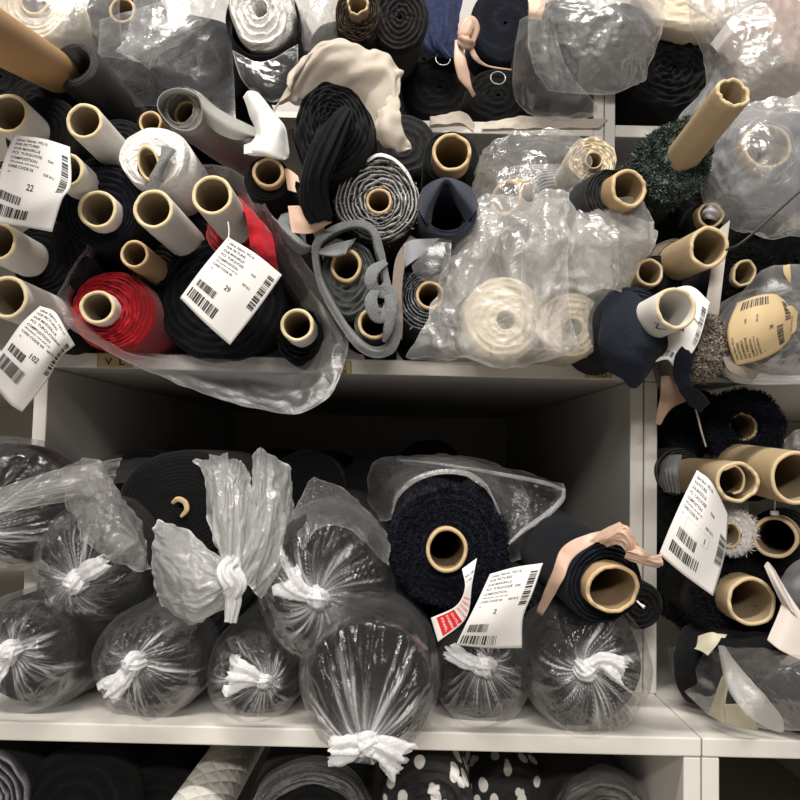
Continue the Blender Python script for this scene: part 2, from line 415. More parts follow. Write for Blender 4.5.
# ------------------------------------------------------------ roll in a tied bag
def tied(label, f, R, knot, tail, fab, seed, L=.7, bulge=.02, sq=(1, 1), wob=.05, kr=9, pleats=.0075, twl=None, filmm=None, tail2=None, name='bagged_fabric_roll', group=None, knob=True, inset=.016, back=None, tr=(.55, .5, .75, 1.0), ge=1.0):
    c = P(*f); R = R*S(f[2]); k = P(knot[0], knot[1], f[2]-bulge)
    root = thing(name, label, 'wrapped fabric roll', c, group or 'tied bags of black cloth')
    filmm = filmm or FILM
    n = 200; th = np.arange(n)/n*2*PI; C, Sn = np.cos(th), np.sin(th)
    nt = 44; rows, gat = [], []
    def ol(z): return 1+wob*(perlin(np.stack([C*1.2, Sn*1.2, np.full(n, seed+z)], -1))+.5*perlin(np.stack([C*3, Sn*3, np.full(n, seed+z+9)], -1)))
    for i in range(nt):
        t = (i/(nt-1)); tt = t**.85
        sw = th+.5*(1-t)**2*math.sin(seed*3)
        # pleats radiate from the knot; fewer, wider folds towards the rim
        cs, sn = np.cos(sw), np.sin(sw)
        r1 = ridged(np.stack([cs*2.3, sn*2.3, np.full(n, seed+t*.7)], -1))
        r2 = ridged(np.stack([cs*4.6, sn*4.6, np.full(n, seed*1.7+t*1.1)], -1))
        r3 = ridged(np.stack([cs*1.6+t, sn*1.6, np.full(n, seed*.7)], -1))
        am = .35+.9*np.clip(.5+N2(cs*1.3, sn*1.3, seed+3), 0, 1.2)
        pl = (.7*r1**2+.55*r2**3)*am+.35*r3-.7
        env = math.sin(PI*min(1, t*.93+.03))**.7*(1-.35*t)
        rad = .0035+(R*ol(0)-.0035)*tt
        sm = tt*tt*(3-2*tt)
        cen = k+(c-k)*sm
        dr = np.stack([cs*rad*34*1.0, np.full(n, seed*1.9), sn*rad*34], -1)
        y = -pleats*pl*env*1.2+.005*(crumple_h(dr)-.75)*min(1, t*2.2)*min(1, (1-t)*5+.1)
        yy = k[1]+(c[1]-k[1])*(t**1.7)-.010*math.sin(PI*t)**1.5+ .02*max(0, (t-.85)/.15)**2
        rows.append(np.stack([cen[0]+C*rad*sq[0], yy+y, cen[2]+Sn*rad*sq[1]], -1))
        f1 = ridged(np.stack([cs*8.0, sn*8.0, np.full(n, seed*2.1+t*.5)], -1)); f2 = ridged(np.stack([cs*3.4, sn*3.4, np.full(n, seed*1.3+t*.6)], -1))
        reach = np.clip(.55+.75*N2(cs*2.6, sn*2.6, seed+8), .12, 1.1)
        fade = np.clip((reach-t)/.35, 0, 1)
        gat.append(np.clip(.95*ge*np.exp(-t/.11)+fade*(np.clip(f1-.84, 0, 1)*5.5+np.clip(f2-.86, 0, 1)*6.5+.03*(1-t)), 0, 1))  # bunched film at the knot, plus white highlight streaks painted along the folds
    for j, yb in enumerate((.032, .045, .06, .08, .105, .135, .17, .21, .26, .32, .38, L)):
        if yb > L: continue
        o = ol(yb*3)*(1+.030*(crumple_h(np.stack([C*2.4, Sn*2.4, np.full(n, seed+yb*26)], -1))-.75))
        tl = (back if back is not None else np.zeros(3))*yb
        rows.append(np.stack([c[0]+tl[0]+C*R*o*sq[0]*1.015, np.full(n, c[1]+yb), c[2]+tl[2]+Sn*R*o*sq[1]*1.015], -1)); gat.append(np.zeros(n)+.02)
    V = np.concatenate(rows); G = np.concatenate(gat)
    bag = add('plastic_bag', V, gridF(len(rows), n, True), filmm, root, attrs={'gather_glint': G})
    # the cloth inside
    n2 = 72; th = np.arange(n2)/n2*2*PI; c2, s2 = np.cos(th), np.sin(th); fr, la = [], []
    for q in np.linspace(.02, 1, 22):
        o = 1+wob*(perlin(np.stack([c2*1.2, s2*1.2, np.full(n2, seed)], -1)))
        rad = R*.90*q*o; ph = q*9+th/(2*PI); tri = np.abs((ph % 1)-.5)*2
        fr.append(np.stack([c[0]+c2*rad*sq[0], c[1]+inset+.002*tri+.012*max(0, (q-.88)/.12)**2+.003*perlin(np.stack([c2*2*q, s2*2*q, np.full(n2, seed)], -1)), c[2]+s2*rad*sq[1]], -1)); la.append(tri**3)
    for yb in (.06, .2, L):
        tl = (back if back is not None else np.zeros(3))*yb
        fr.append(np.stack([c[0]+tl[0]+c2*R*.92*sq[0], np.full(n2, c[1]+yb), c[2]+tl[2]+s2*R*.92*sq[1]], -1)); la.append(np.zeros(n2))
    add('fabric', np.concatenate(fr), gridF(len(fr), n2, True), fab, root, attrs={'lay': np.concatenate(la)})
    # knot and the loose end of the bag
    s = S(f[2]); r = kr*s; yk = f[2]-bulge-.006
    if knob:
        kk = P(knot[0], knot[1], yk)
        d = (P(tail[-1][0], tail[-1][1], yk)-kk); d /= np.linalg.norm(d)+1e-9
        pd = np.cross(d, [0, 1, 0])
        kn_n = 0; turns = [kk-d*r*1.0+np.array([0, .008, 0]), kk-d*r*.5-pd*r*.25, kk-pd*r*.1+np.array([0, -r*.35, 0]), kk+d*r*.6+pd*r*.2, kk+d*r*1.3+np.array([0, .001, 0])]
        V1, F1 = sweep_mesh(turns, [r*.3, r*.75, r*.95, r*.75, r*.35], n=48, m=44, twist=.8, folds=7, depth=.42, seed=seed)
        w = [kk+pd*r*.9-d*r*.4+np.array([0, .002, 0]), kk+pd*r*.3+np.array([0, -r*.95, 0]), kk-pd*r*.6+d*r*.2+np.array([0, -r*.7, 0]), kk-pd*r*1.0+d*r*.4+np.array([0, .003, 0])]
        V1 = V1+(.18*r*perlin(V1/r*.9+seed)[:, None]+.05*r*(ridged(V1/r*2.2+seed)-.7)[:, None])*((V1-kk)/(np.linalg.norm(V1-kk, axis=1)[:, None]+1e-9))
        w = [kk+pd*r*.75-d*r*.9+np.array([0, .003, 0]), kk+pd*r*.3-d*r*.3+np.array([0, -r*.75, 0]), kk-pd*r*.5+d*r*.3+np.array([0, -r*.5, 0]), kk-pd*r*.85+d*r*.8+np.array([0, .003, 0])]
        V2, F2 = sweep_mesh(w, [r*.3, r*.5, r*.5, r*.3], n=40, m=36, twist=.5, folds=5, depth=.5, seed=seed+4)
        b = len(V1)
        kn = add('knot', np.concatenate([V1, V2]), F1+[tuple(np.array(q)+b) for q in F2], FILMW, bag, attrs={'gather_glint': np.ones(b+len(V2))})
    for q, tl in enumerate([tail, tail2]):
        if not tl: continue
        pts = [P(knot[0], knot[1], yk)]+[P(p[0], p[1], f[2]-bulge+p[2]) for p in tl]
        rr = [r*.4]+[p[3]*s for p in tl]
        V, Fq = sweep_mesh(pts, rr, n=40, m=46, twist=.4, folds=6, depth=.6, seed=seed+q, flat=[.8, .6, .5], cap=False)
        dl = pts[-1]-pts[-2]; dl = dl/(np.linalg.norm(dl)+1e-9); tq = np.arange(40)/40*2*PI
        for b_ in range(1, 9):
            k_ = 46-b_; V[k_*40:(k_+1)*40] += dl*(rr[-1]*.9*(N2(np.cos(tq)*2.6, np.sin(tq)*2.6, seed+q)-.2)*(1-b_/9))[:, None]
        V = V+.10*kr*s*np.stack([perlin(V*210+k*5+seed) for k in range(3)], -1)
        add('bag_tail', V, Fq, FILMW, bag, attrs={'gather_glint': np.linspace(1.0, .55, 46).repeat(40)})
    return root

# ------------------------------------------------------------ paper tags with their print
_txt = {}
def text_mesh(s):
    if s not in _txt:
        cu = bpy.data.curves.new('t', 'FONT'); cu.body = s; cu.size = 1; cu.resolution_u = 2; cu.offset = .016
        ob = bpy.data.objects.new('t', cu); COL.objects.link(ob); bpy.context.view_layer.update()
        dg = bpy.context.evaluated_depsgraph_get(); me = ob.evaluated_get(dg).to_mesh()
        V = np.array([v.co[:] for v in me.vertices]).reshape(-1, 3); F = [tuple(p.vertices) for p in me.polygons]
        ob.evaluated_get(dg).to_mesh_clear(); bpy.data.objects.remove(ob); bpy.data.curves.remove(cu)
        _txt[s] = (V, F)
    return _txt[s]
class Paper:
    def __init__(s, ctrl):
        s.C = np.array([[P(*p) for p in r] for r in ctrl])
        mid = s.at(np.array([.5]), np.array([.5]))[0]
        e = s.at(np.array([.5, .52, .5]), np.array([.5, .5, .52]))
        n = np.cross(e[1]-e[0], e[2]-e[0]); s.sg = 1 if n@(CAM-mid) > 0 else -1
    def at(s, u, v):
        """u across, v down"""
        a = np.stack([cr(s.C[:, j], v) for j in range(s.C.shape[1])], 0)     # cols, n, 3
        n = a.shape[0]; e = np.concatenate([[2*a[0]-a[1]], a, [2*a[-1]-a[-2]]])
        q = np.clip(u, 0, 1)*(n-1); i = np.minimum(q.astype(int), n-2); f = (q-i)[:, None]; k = np.arange(len(u))
        A, B, Cc, D = e[i, k], e[i+1, k], e[i+2, k], e[i+3, k]
        return .5*(2*B+(Cc-A)*f+(2*A-5*B+4*Cc-D)*f**2+(3*B-A-3*Cc+D)*f**3)
    def off(s, u, v, d=.0005):
        u = np.asarray(u, float); v = np.asarray(v, float)
        p = s.at(u, v); h = 1e-3
        n = np.cross(s.at(u+h, v)-s.at(u-h, v), s.at(u, v+h)-s.at(u, v-h)); n /= np.linalg.norm(n, axis=1)[:, None]+1e-12
        return p+n*d*s.sg
    def size(s):
        t = np.linspace(0, 1, 9); h = 0*t+.5
        w = np.linalg.norm(np.diff(s.at(t, h), axis=0), axis=1).sum(); l = np.linalg.norm(np.diff(s.at(h, t), axis=0), axis=1).sum()
        return w, l
def mark_text(pp, items):
    """items: (string, u, v of the baseline start, height as share of length, width factor)"""
    w, l = pp.size(); VV, FF = [], []; b = 0
    for s, u, v, h, wf, *rot in items:
        V, F = text_mesh(s); hh = h*l/.72
        x, y = V[:, 0]*hh*wf, V[:, 1]*hh
        if rot and rot[0]: x, y = -y, x      # reads upwards
        VV.append(pp.off(u+x/w, v-y/l)); FF += [tuple(np.array(f)+b) for f in F]; b += len(V)
    return np.concatenate(VV), FF
def mark_bars(pp, boxes, seed):
    """boxes: (u0, v0, u1, v1, vertical) ; bars fill the box"""
    rg = random.Random(seed); VV, FF = [], []
    for u0, v0, u1, v1, vert in boxes:
        a, e = (v0, v1) if vert else (u0, u1)
        st = (e-a)/44; x = a
        while x < e-st:
            wdt = st*rg.choice([.6, .6, 1.2, 1.8, 2.4]); wdt = min(wdt, e-x)
            for k in range(3):
                q0, q1 = k/3, (k+1)/3
                if vert: us = [u0+(u1-u0)*q0, u0+(u1-u0)*q1]*2; vs = [x, x, x+wdt, x+wdt]
                else: us = [x, x, x+wdt, x+wdt]; vs = [v0+(v1-v0)*q0, v0+(v1-v0)*q1]*2
                b = len(VV)*4; VV.append(pp.off(us, vs)); FF.append((b, b+1, b+3, b+2))
            x += wdt+st*rg.choice([.7, .9, 1.6])
    return np.concatenate(VV), FF
def patch(pp, u0, v0, u1, v1, n=8, d=.0003):
    u, v = np.meshgrid(np.linspace(u0, u1, n), np.linspace(v0, v1, n), indexing='ij')
    return pp.off(u.ravel(), v.ravel(), d), gridF(n, n)
def paper_tag(label, ctrl, paper, lines, bars, seed, name='price_tag', cat='tag', red=None, fastener=None, box_=None):
    pp = Paper(ctrl); n = 26
    u, v = np.meshgrid(np.linspace(0, 1, n), np.linspace(0, 1, n), indexing='ij')
    V = pp.at(u.ravel(), v.ravel())
    root = thing(name, label, cat, V.mean(0), 'white price tags' if name == 'price_tag' else None)
    o = add('paper', V, gridF(n, n), paper, root)
    s = o.modifiers.new('thickness', 'SOLIDIFY'); s.thickness = .0004; s.offset = 0
    if red:
        V, F = patch(pp, *red); add('red_panel', V, F, REDINK, root, label='red printed panel')
    if box_:
        u0, v0, u1, v1 = box_; VV, FF = [], []
        for q in ((u0, v0, u1, v0+.004), (u0, v1-.004, u1, v1), (u0, v0, u0+.006, v1), (u1-.006, v0, u1, v1)):
            V, F = patch(pp, *q, n=6); FF += [tuple(np.array(f)+len(VV)*36) for f in F]; VV.append(V)
        add('printed_frame', np.concatenate(VV), FF, INKG, root)
    if lines:
        dark = [q[:5]+tuple(q[6:]) for q in lines if len(q) < 6 or q[5] == 'k']
        white = [q[:5]+tuple(q[6:]) for q in lines if len(q) > 5 and q[5] == 'w']
        redl = [q[:5]+tuple(q[6:]) for q in lines if len(q) > 5 and q[5] == 'r']
        for L_, m_, nm in ((dark, INK, 'printed_text'), (white, PAPER, 'white_text'), (redl, REDINK, 'red_text')):
            if L_:
                V, F = mark_text(pp, L_); add(nm, V, F, m_, root, smooth=False)
    if bars:
        for q in range(len(bars)):
            V, F = mark_bars(pp, bars[q:q+1], seed+q); add('barcode', V, F, INK, root, smooth=False)
    if fastener:
        V, F = sweep_mesh([P(*q) for q in fastener], [.0006]*2, n=8, m=14); add('fastener', V, F, NYLON, root)
    return root

# ============================================================ materials
MEL = plain('white_melamine', (.70, .67, .62), rough=.45, scale=40, vary=.04)
DARKCL = fabric('black_jersey', (.011, .0115, .013), edge=(.03, .03, .032), sheen=.1)
BLACKW = fabric('black_wool', (.009, .009, .010), edge=(.024, .024, .026), sheen=.16, scale=420)
BLACKC = fabric('soft_black_cloth', (.013, .0155, .017), edge=(.035, .04, .042), sheen=.12)
CHAR = fabric('charcoal_cloth', (.035, .035, .037), edge=(.09, .09, .092))
CHARRIB = ribbed('charcoal_rib_knit', (.06, .06, .062), per=70)
GREYRIB = ribbed('grey_rib_knit', (.30, .30, .32), per=48)
NAVY = fabric('navy_cloth', (.011, .013, .021), edge=(.03, .036, .06))
BLEACH = plain('bleached_cloth', (.86, .85, .84), rough=.8, scale=40, vary=.03)
TANCLOTH = plain('tan_lining', (.36, .24, .17), rough=.7, scale=60, vary=.08)
NAVYM = fabric('deep_navy_cloth', (.024, .030, .047), edge=(.03, .036, .06))
NAVYL = fabric('slate_navy_cloth', (.030, .037, .058), edge=(.06, .075, .11), vary=.2)
NAVYB = fabric('navy_boucle', (.011, .013, .026), edge=(.035, .04, .07), lay=.8)
BLUE = fabric('blue_cloth', (.03, .04, .10), scale=200)
RED = fabric('red_cloth', (.36, .006, .014), edge=(.48, .012, .02), sheen=.2, vary=.25)
WHITEF = fabric('white_terry', (.72, .71, .69), edge=(.9, .89, .87), scale=300, bump=.8, vary=.1)
CREAM = fabric('cream_cloth', (.66, .57, .43), edge=(.80, .72, .58), vary=.12)
CREAMS = plain('cream_voile', (.76, .69, .60), rough=.85, scale=30, vary=.06, trans=.4, bump=.1)
GREEN = fabric('dark_green_boucle', (.018, .030, .026), edge=(.22, .29, .26), lay=.9)
TAUPE = fabric('taupe_teddy', (.20, .165, .135), edge=(.34, .29, .24), lay=.9)
TAUPES = fabric('taupe_binding', (.19, .155, .13), vary=.15)
FELT = fabric('grey_felt', (.17, .175, .178), edge=(.3, .3, .3), scale=500, bump=.5)
HEATH = fabric('dark_heather', (.052, .055, .053), edge=(.12, .125, .12))
HEATH2 = fabric('mid_heather', (.085, .09, .088), edge=(.14, .145, .14))
STRIPE = fabric('black_white_cloth', (.02, .02, .022), edge=(.72, .71, .69), lay=1.15, vary=.3)
STRIPEG = fabric('grey_lurex_cloth', (.022, .022, .026), edge=(.42, .42, .45), lay=.9, vary=.4)
BROWNK = fabric('dark_brown_cloth', (.025, .019, .015), edge=(.16, .12, .085), lay=.8)
PEACH = plain('peach_ribbon', (.68, .47, .36), rough=.4, scale=60, vary=.08, trans=.15)
SKIN = plain('nude_lining', (.72, .50, .38), rough=.7, scale=60, vary=.06)
FURW = fabric('white_fur', (.80, .78, .75), edge=(.88, .86, .83), vary=.1)
SHEER = plain('grey_gauze', (.46, .45, .43), rough=.6, scale=300, vary=.15, trans=.3)
LACE = fabric('black_lace', (.008, .008, .009), scale=160, bump=.9)
PINKF = plain('pale_pink_lining', (.40, .27, .22), rough=.7)

def quilted(name, col):
    m, nt, out = new_mat(name); b = nd(nt, 'ShaderNodeBsdfPrincipled', Roughness=.75)
    at = nd(nt, 'ShaderNodeAttribute', attribute_name='rib'); tc = nd(nt, 'ShaderNodeTexCoord'); sx = nd(nt, 'ShaderNodeSeparateXYZ'); lk(nt, tc.outputs['Object'], sx.inputs[0])
    hs = []
    for k in (1, -1):
        a_ = nd(nt, 'ShaderNodeMath', operation='MULTIPLY'); a_.inputs[1].default_value = 5.0; lk(nt, at.outputs['Fac'], a_.inputs[0])
        y_ = nd(nt, 'ShaderNodeMath', operation='MULTIPLY_ADD'); y_.inputs[1].default_value = 95.0*k; lk(nt, sx.outputs['Y'], y_.inputs[0]); lk(nt, a_.outputs[0], y_.inputs[2])
        s_ = nd(nt, 'ShaderNodeMath', operation='SINE'); lk(nt, y_.outputs[0], s_.inputs[0])
        q_ = nd(nt, 'ShaderNodeMath', operation='ABSOLUTE'); lk(nt, s_.outputs[0], q_.inputs[0]); hs.append(q_)
    mn = nd(nt, 'ShaderNodeMath', operation='MINIMUM'); lk(nt, hs[0].outputs[0], mn.inputs[0]); lk(nt, hs[1].outputs[0], mn.inputs[1])
    bp = nd(nt, 'ShaderNodeBump', Strength=.4, Distance=.004); lk(nt, mn.outputs[0], bp.inputs['Height']); lk(nt, bp.outputs[0], b.inputs['Normal'])
    b.inputs['Base Color'].default_value = (*col, 1); lk(nt, b.outputs[0], out.inputs[0]); return m
QUILT = quilted('white_quilting', (.72, .70, .65))

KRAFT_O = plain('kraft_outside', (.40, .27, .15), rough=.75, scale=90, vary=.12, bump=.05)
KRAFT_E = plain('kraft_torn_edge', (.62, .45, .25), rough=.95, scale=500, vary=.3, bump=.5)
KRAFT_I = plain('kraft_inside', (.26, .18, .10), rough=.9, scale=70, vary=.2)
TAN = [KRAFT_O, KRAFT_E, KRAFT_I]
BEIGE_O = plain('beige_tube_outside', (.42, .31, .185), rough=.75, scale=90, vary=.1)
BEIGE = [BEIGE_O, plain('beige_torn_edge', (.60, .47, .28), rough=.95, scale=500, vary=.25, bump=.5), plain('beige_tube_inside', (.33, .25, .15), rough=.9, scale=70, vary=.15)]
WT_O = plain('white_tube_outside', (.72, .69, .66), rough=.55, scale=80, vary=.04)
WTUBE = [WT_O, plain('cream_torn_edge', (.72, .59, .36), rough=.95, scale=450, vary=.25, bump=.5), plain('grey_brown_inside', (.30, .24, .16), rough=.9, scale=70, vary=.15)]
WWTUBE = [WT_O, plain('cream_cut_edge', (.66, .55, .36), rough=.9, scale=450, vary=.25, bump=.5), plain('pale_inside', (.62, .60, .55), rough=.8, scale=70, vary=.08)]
ORANGE_T = plain('amber_kraft', (.40, .23, .10), rough=.6, scale=40, vary=.06)
PAPER = plain('white_paper', (.86, .84, .82), rough=.6, scale=30, vary=.02, trans=.08)
PAPERT = plain('yellowed_paper', (.52, .39, .215), rough=.6, scale=30, vary=.06)
PAPERB = plain('blank_card', (.60, .54, .49), rough=.65, scale=30, vary=.04)
TAPE = plain('masking_tape', (.45, .37, .17), rough=.6, scale=90, vary=.1)
CREPE = plain('pale_paper_tape', (.60, .56, .42), rough=.6, scale=60, vary=.06)
INK = plain('black_ink', (.03, .028, .03), rough=.6, vary=0)
INKG = plain('grey_ink', (.45, .42, .42), rough=.6, vary=0)
REDINK = plain('red_ink', (.75, .02, .03), rough=.5, vary=0)
NYLON = plain('clear_nylon', (.7, .7, .7), rough=.3, vary=0)
WIRE = plain('dark_wire', (.03, .026, .022), rough=.4, metal=.3, vary=0)
STEEL = plain('steel_ring', (.30, .30, .30), rough=.35, metal=.7, vary=0)
GUM = plain('light_thread', (.50, .42, .33), rough=.7, vary=0)

FILM = film('clear_polythene', milk=.018, gloss=.78)
FILMG = film('grey_polythene', milk=.09, tint=(.60, .60, .63), rough=.3, crease=.35, gloss=.7)
FILMM = film('milky_polythene', milk=.16, tint=(.97, .96, .94), crease=.6, rough=.22)
FILMW = film('gathered_polythene', milk=.35, gain=.65, gloss=.9, rough=.25, crease=.4, cscale=90)
FILMC = film('crinkled_polythene', milk=.10, tint=(.97, .97, .97), crease=.9, cscale=26, rough=.17, gloss=.8)

# ============================================================ the shelving
def z_at(px, py, Y): return P(px, py, Y)[2]
YM, YT, YB = .141, .335, 1.25          # fronts of the middle and top tiers, common back
B = .018
Z1 = z_at(400, 731, 0)                 # top of the lower board
Z2 = z_at(400, 360, YM)                # top of the middle board
Z3 = z_at(500, 122, YT)                # top of the third board
XR = P(644, 470, YM)[0]                # joint between the upper left and right units
XRL = P(702, 748, 0)[0]                # joint between the two low cabinets
XL = P(45, 430, YM)[0]                 # right face of the left divider
X0, X1 = XL-.75, XR+.62
print('Z', Z1, Z2, Z3, 'XR', P(644, 470, YM)[0], P(703, 748, 0)[0], P(606, 140, YT)[0], 'XL', XL)
ZF = Z1-.42
def unit(name, label, y0): return thing(name, label, 'shelving', (0, y0, 0), 'white melamine shelving units')
g = .0006
u = unit('shelving_unit', 'low white melamine cabinet unit at bottom left, its top carrying the tied plastic bags', 0)
box('top_board', (X0, 0, Z1-B), (XRL-g, YB, Z1), MEL, u)
box('side_panel', (XRL-.0175, .001, ZF), (XRL-g, YB, Z1-B-g), MEL, u)
box('side_panel', (X0, .001, ZF), (X0+B, YB, Z1-B-g), MEL, u)
box('back_panel', (X0+B, YB-.008, ZF), (XRL-B, YB, Z1-B-g), MEL, u, bev=0)
u = unit('shelving_unit', 'low white melamine cabinet unit at bottom right with a dark empty opening', 0)
box('top_board', (XRL+g, 0, Z1-B), (X1, YB, Z1), MEL, u)
box('side_panel', (XRL+g, .001, ZF), (XRL+.0175, YB, Z1-B-g), MEL, u)
box('side_panel', (X1-B, .001, ZF), (X1, YB, Z1-B-g), MEL, u)
box('back_panel', (XRL+B, YB-.008, ZF), (X1-B, YB, Z1-B-g), MEL, u, bev=0)
T = .016
u = unit('shelving_unit', 'white melamine bay at centre left above the low cabinet, open over the tied bags', YM)
box('top_board', (X0, YM, Z2-B), (XR-g, YB, Z2), MEL, u)
box('side_panel', (XR-T, YM+.001, Z1), (XR-g, YB, Z2-B-g), MEL, u)
box('divider', (XL-T, YM+.001, Z1), (XL, YB, Z2-B-g), MEL, u)
box('side_panel', (X0, YM+.001, Z1), (X0+T, YB, Z2-B-g), MEL, u)
box('back_panel', (X0+T, YB-.008, Z1), (XR-T, YB, Z2-B-g), MEL, u, bev=0)
u = unit('shelving_unit', 'white melamine bay at right of centre, packed with brown cardboard tubes', YM)
box('top_board', (XR+g, YM, Z2-B), (X1, YB, Z2), MEL, u)
box('side_panel', (XR+g, YM+.001, Z1), (XR+T, YB, Z2-B-g), MEL, u)
box('side_panel', (X1-T, YM+.001, Z1), (X1, YB, Z2-B-g), MEL, u)
box('back_panel', (XR+T, YB-.008, Z1), (X1-T, YB, Z2-B-g), MEL, u, bev=0)
ZT = Z3+.40
u = unit('shelving_unit', 'set-back upper left bay of the shelving behind the red and white rolls', YT)
box('shelf_board', (X0, YT, Z3-B), (XR-T, YB, Z3), MEL, u)
box('side_panel', (XR-T, YT+.001, Z2), (XR-g, YB, ZT), MEL, u)
box('side_panel', (X0, YT+.001, Z2), (X0+T, YB, Z3-B), MEL, u)
box('back_panel', (X0, YB-.008, Z2), (XR-T-g, YB, ZT), MEL, u, bev=0)
u = unit('shelving_unit', 'set-back upper right bay of the shelving behind the dark green roll', YT)
box('shelf_board', (XR+T, YT, Z3-B), (X1, YB, Z3), MEL, u)
box('side_panel', (XR+g, YT+.001, Z2), (XR+T, YB, ZT), MEL, u)
box('side_panel', (X1-T, YT+.001, Z2), (X1, YB, Z3-B), MEL, u)
box('back_panel', (XR+T+g, YB-.008, Z2), (X1, YB, ZT), MEL, u, bev=0)
WALL = plain('wall_paint', (.6, .58, .55), rough=.8); FLOOR = plain('floor_vinyl', (.35, .33, .30), rough=.5)
o = box('wall_back', (-1.6, YB+.01, ZF), (1.6, YB+.06, 1.7), WALL, bev=0); o['kind'] = 'structure'
o = box('floor', (-1.6, -2.2, ZF-.05), (1.6, YB+.06, ZF), FLOOR, bev=0); o['kind'] = 'structure'

# masking-tape shelf labels with marker writing
def tape_label(label, px0, py0, px1, py1, lines, Y=YM-.0006):
    pp_ctrl = [[(px0, py0, Y), (px1, py0+.3, Y)], [(px0, py1, Y), (px1, py1+.3, Y)]]
    pp = Paper(pp_ctrl); V, F = patch(pp, 0, 0, 1, 1, d=0)
    r = thing('shelf_label', label, 'label', V.mean(0))
    o = add('tape', V, F, TAPE, r); s = o.modifiers.new('thickness', 'SOLIDIFY'); s.thickness = .0003
    V, F = mark_text(pp, lines); add('handwriting', V, F, INK, r, smooth=False)
tape_label('masking tape label on the shelf edge under the red roll', 97, 352.5, 133, 367.5, [('V', .22, .82, .5, 1.2), ('L', .6, .82, .5, 1.2)])
tape_label('masking tape label on the shelf edge under the grey felt bundle', 338, 360.5, 351.5, 374, [('LE', .1, .48, .38, 1.0), ('LK', .1, .98, .38, 1.0)])
tape_label('masking tape label on the shelf edge left of the hanging navy cloth', 585, 364.5, 612, 378, [('L', .42, .44, .34, 1.1), ('CO', .42, .95, .34, 1.1)])

# ============================================================ light: a fluorescent batten over the aisle, an added frontal fill, pale room around
def area(name, loc, aim, sx, sy, watts, col):
    l = bpy.data.lights.new(name, 'AREA'); l.shape = 'RECTANGLE'; l.size = sx; l.size_y = sy; l.energy = watts; l.color = col
    o = bpy.data.objects.new(name, l); COL.objects.link(o); o.location = loc
    d = Vector(aim)-Vector(loc); o.rotation_euler = d.to_track_quat('-Z', 'Y').to_euler(); return o
area('batten_and_fill', (-.25, -1.3, 2.7), (-.1, .1, .0), 1.5, .14, 66, (1.0, .95, .88))
area('batten_and_fill', (-.15, -2.7, 1.25), (0, .3, -.1), 1.6, .14, 34, (1.0, .95, .885))  # unseen low fill from the front, added to lift the bay interiors
w = bpy.data.worlds.new('aisle'); SC.world = w; w.use_nodes = True
w.node_tree.nodes['Background'].inputs[0].default_value = (1.0, .95, .9, 1); w.node_tree.nodes['Background'].inputs[1].default_value = .08
SC.view_settings.view_transform = 'Standard'; SC.view_settings.look = 'None'; SC.view_settings.gamma = 1; SC.view_settings.exposure = 0.75
SC.view_settings.use_curve_mapping = False
SC.cycles.transparent_max_bounces = 24; SC.cycles.max_bounces = 8

# ============================================================ lower left bay: tied bags of black cloth
tied('tied clear bag of black cloth at far left on the lower board, knot pointing left', (22, 654, .0), 61, (10, 652), [(0, 668, -.01, 6), (-8, 678, -.012, 7)], DARKCL, 1, bulge=.03, back=np.array([.15, 0, 0]), L=.3)
tied('tied clear bag on the lower board, second from left, folded knot pointing down left', (148, 664, .0), 57, (134, 664), [(122, 680, -.012, 8), (106, 694, -.016, 10)], DARKCL, 2, bulge=.035, wob=.07)
tied('tied clear bag with a pale ruffled end, third from left on the lower board', (254, 674, .012), 50, (264, 681), [(248, 676, -.012, 9), (228, 674, -.012, 15)], DARKCL, 3, bulge=.03, kr=6)
tied('largest tied clear bag, hanging over the shelf front edge with knot at its foot', (368, 688, -.075), 70, (366, 744), [(350, 748, -.012, 9), (329, 752, -.014, 10)], DARKCL, 4, bulge=.02, sq=(1, 1.06), tail2=[(382, 750, -.012, 10), (404, 762, -.010, 17)], kr=10, L=.8)
tied('tied clear bag behind the white price tag, knot tail pointing up left', (484, 680, .015), 49, (484, 666), [(466, 660, -.012, 6), (448, 650, -.014, 7)], DARKCL, 5, bulge=.03)
tied('tied clear bag below the navy roll with peach ribbon, rightmost of the row', (590, 670, -.012), 66, (586, 669), [(604, 662, -.012, 7), (626, 670, -.014, 11)], DARKCL, 6, bulge=.03, wob=.035)
tied('tied clear bag in the second layer at left, knot pointing up right', (92, 562, .04), 62, (76, 582), [(90, 570, -.014, 7), (106, 560, -.016, 6)], DARKCL, 7, bulge=.035)
tied('tied clear bag of black cloth in the second layer, centre, beside the big navy roll', (322, 585, .0), 71, (318, 598), [(298, 590, -.012, 8), (284, 578, -.010, 13)], DARKCL, 8, bulge=.03, sq=(.98, 1.12), wob=.06)
tied('clear bag at far left on top of the pile, stretched film across it', (10, 505, .05), 70, (-30, 520), [(-50, 524, -.01, 8), (-60, 528, -.012, 10)], DARKCL, 9, bulge=.03, wob=.07, sq=(1.1, .98), L=.25, back=np.array([-1.2, 0, .0]))

r = roll('fabric_roll', 'black plush roll with a torn scrap of brown core, behind the white crumpled bag end', (182, 506, .085), 60, BLACKW, layers=14, amp=.0012, crumple=.6, sq=(1.08, .92), L=.24)
V, F = sweep_mesh([P(172, 503, .073), P(178, 499, .069), P(185, 502, .069), P(187, 510, .069), P(181, 517, .073)], [.0018, .0028, .003, .0028, .0016], n=14, m=30, folds=3, depth=.3, flat=[.6, .6])
add('core_scrap', V, F, KRAFT_E, r, label='torn brown cardboard scrap')
roll('fabric_roll', 'black cloth roll lying under the white crumpled bag end on the lower board', (196, 600, .06), 44, BLACKW, layers=5, L=.7)

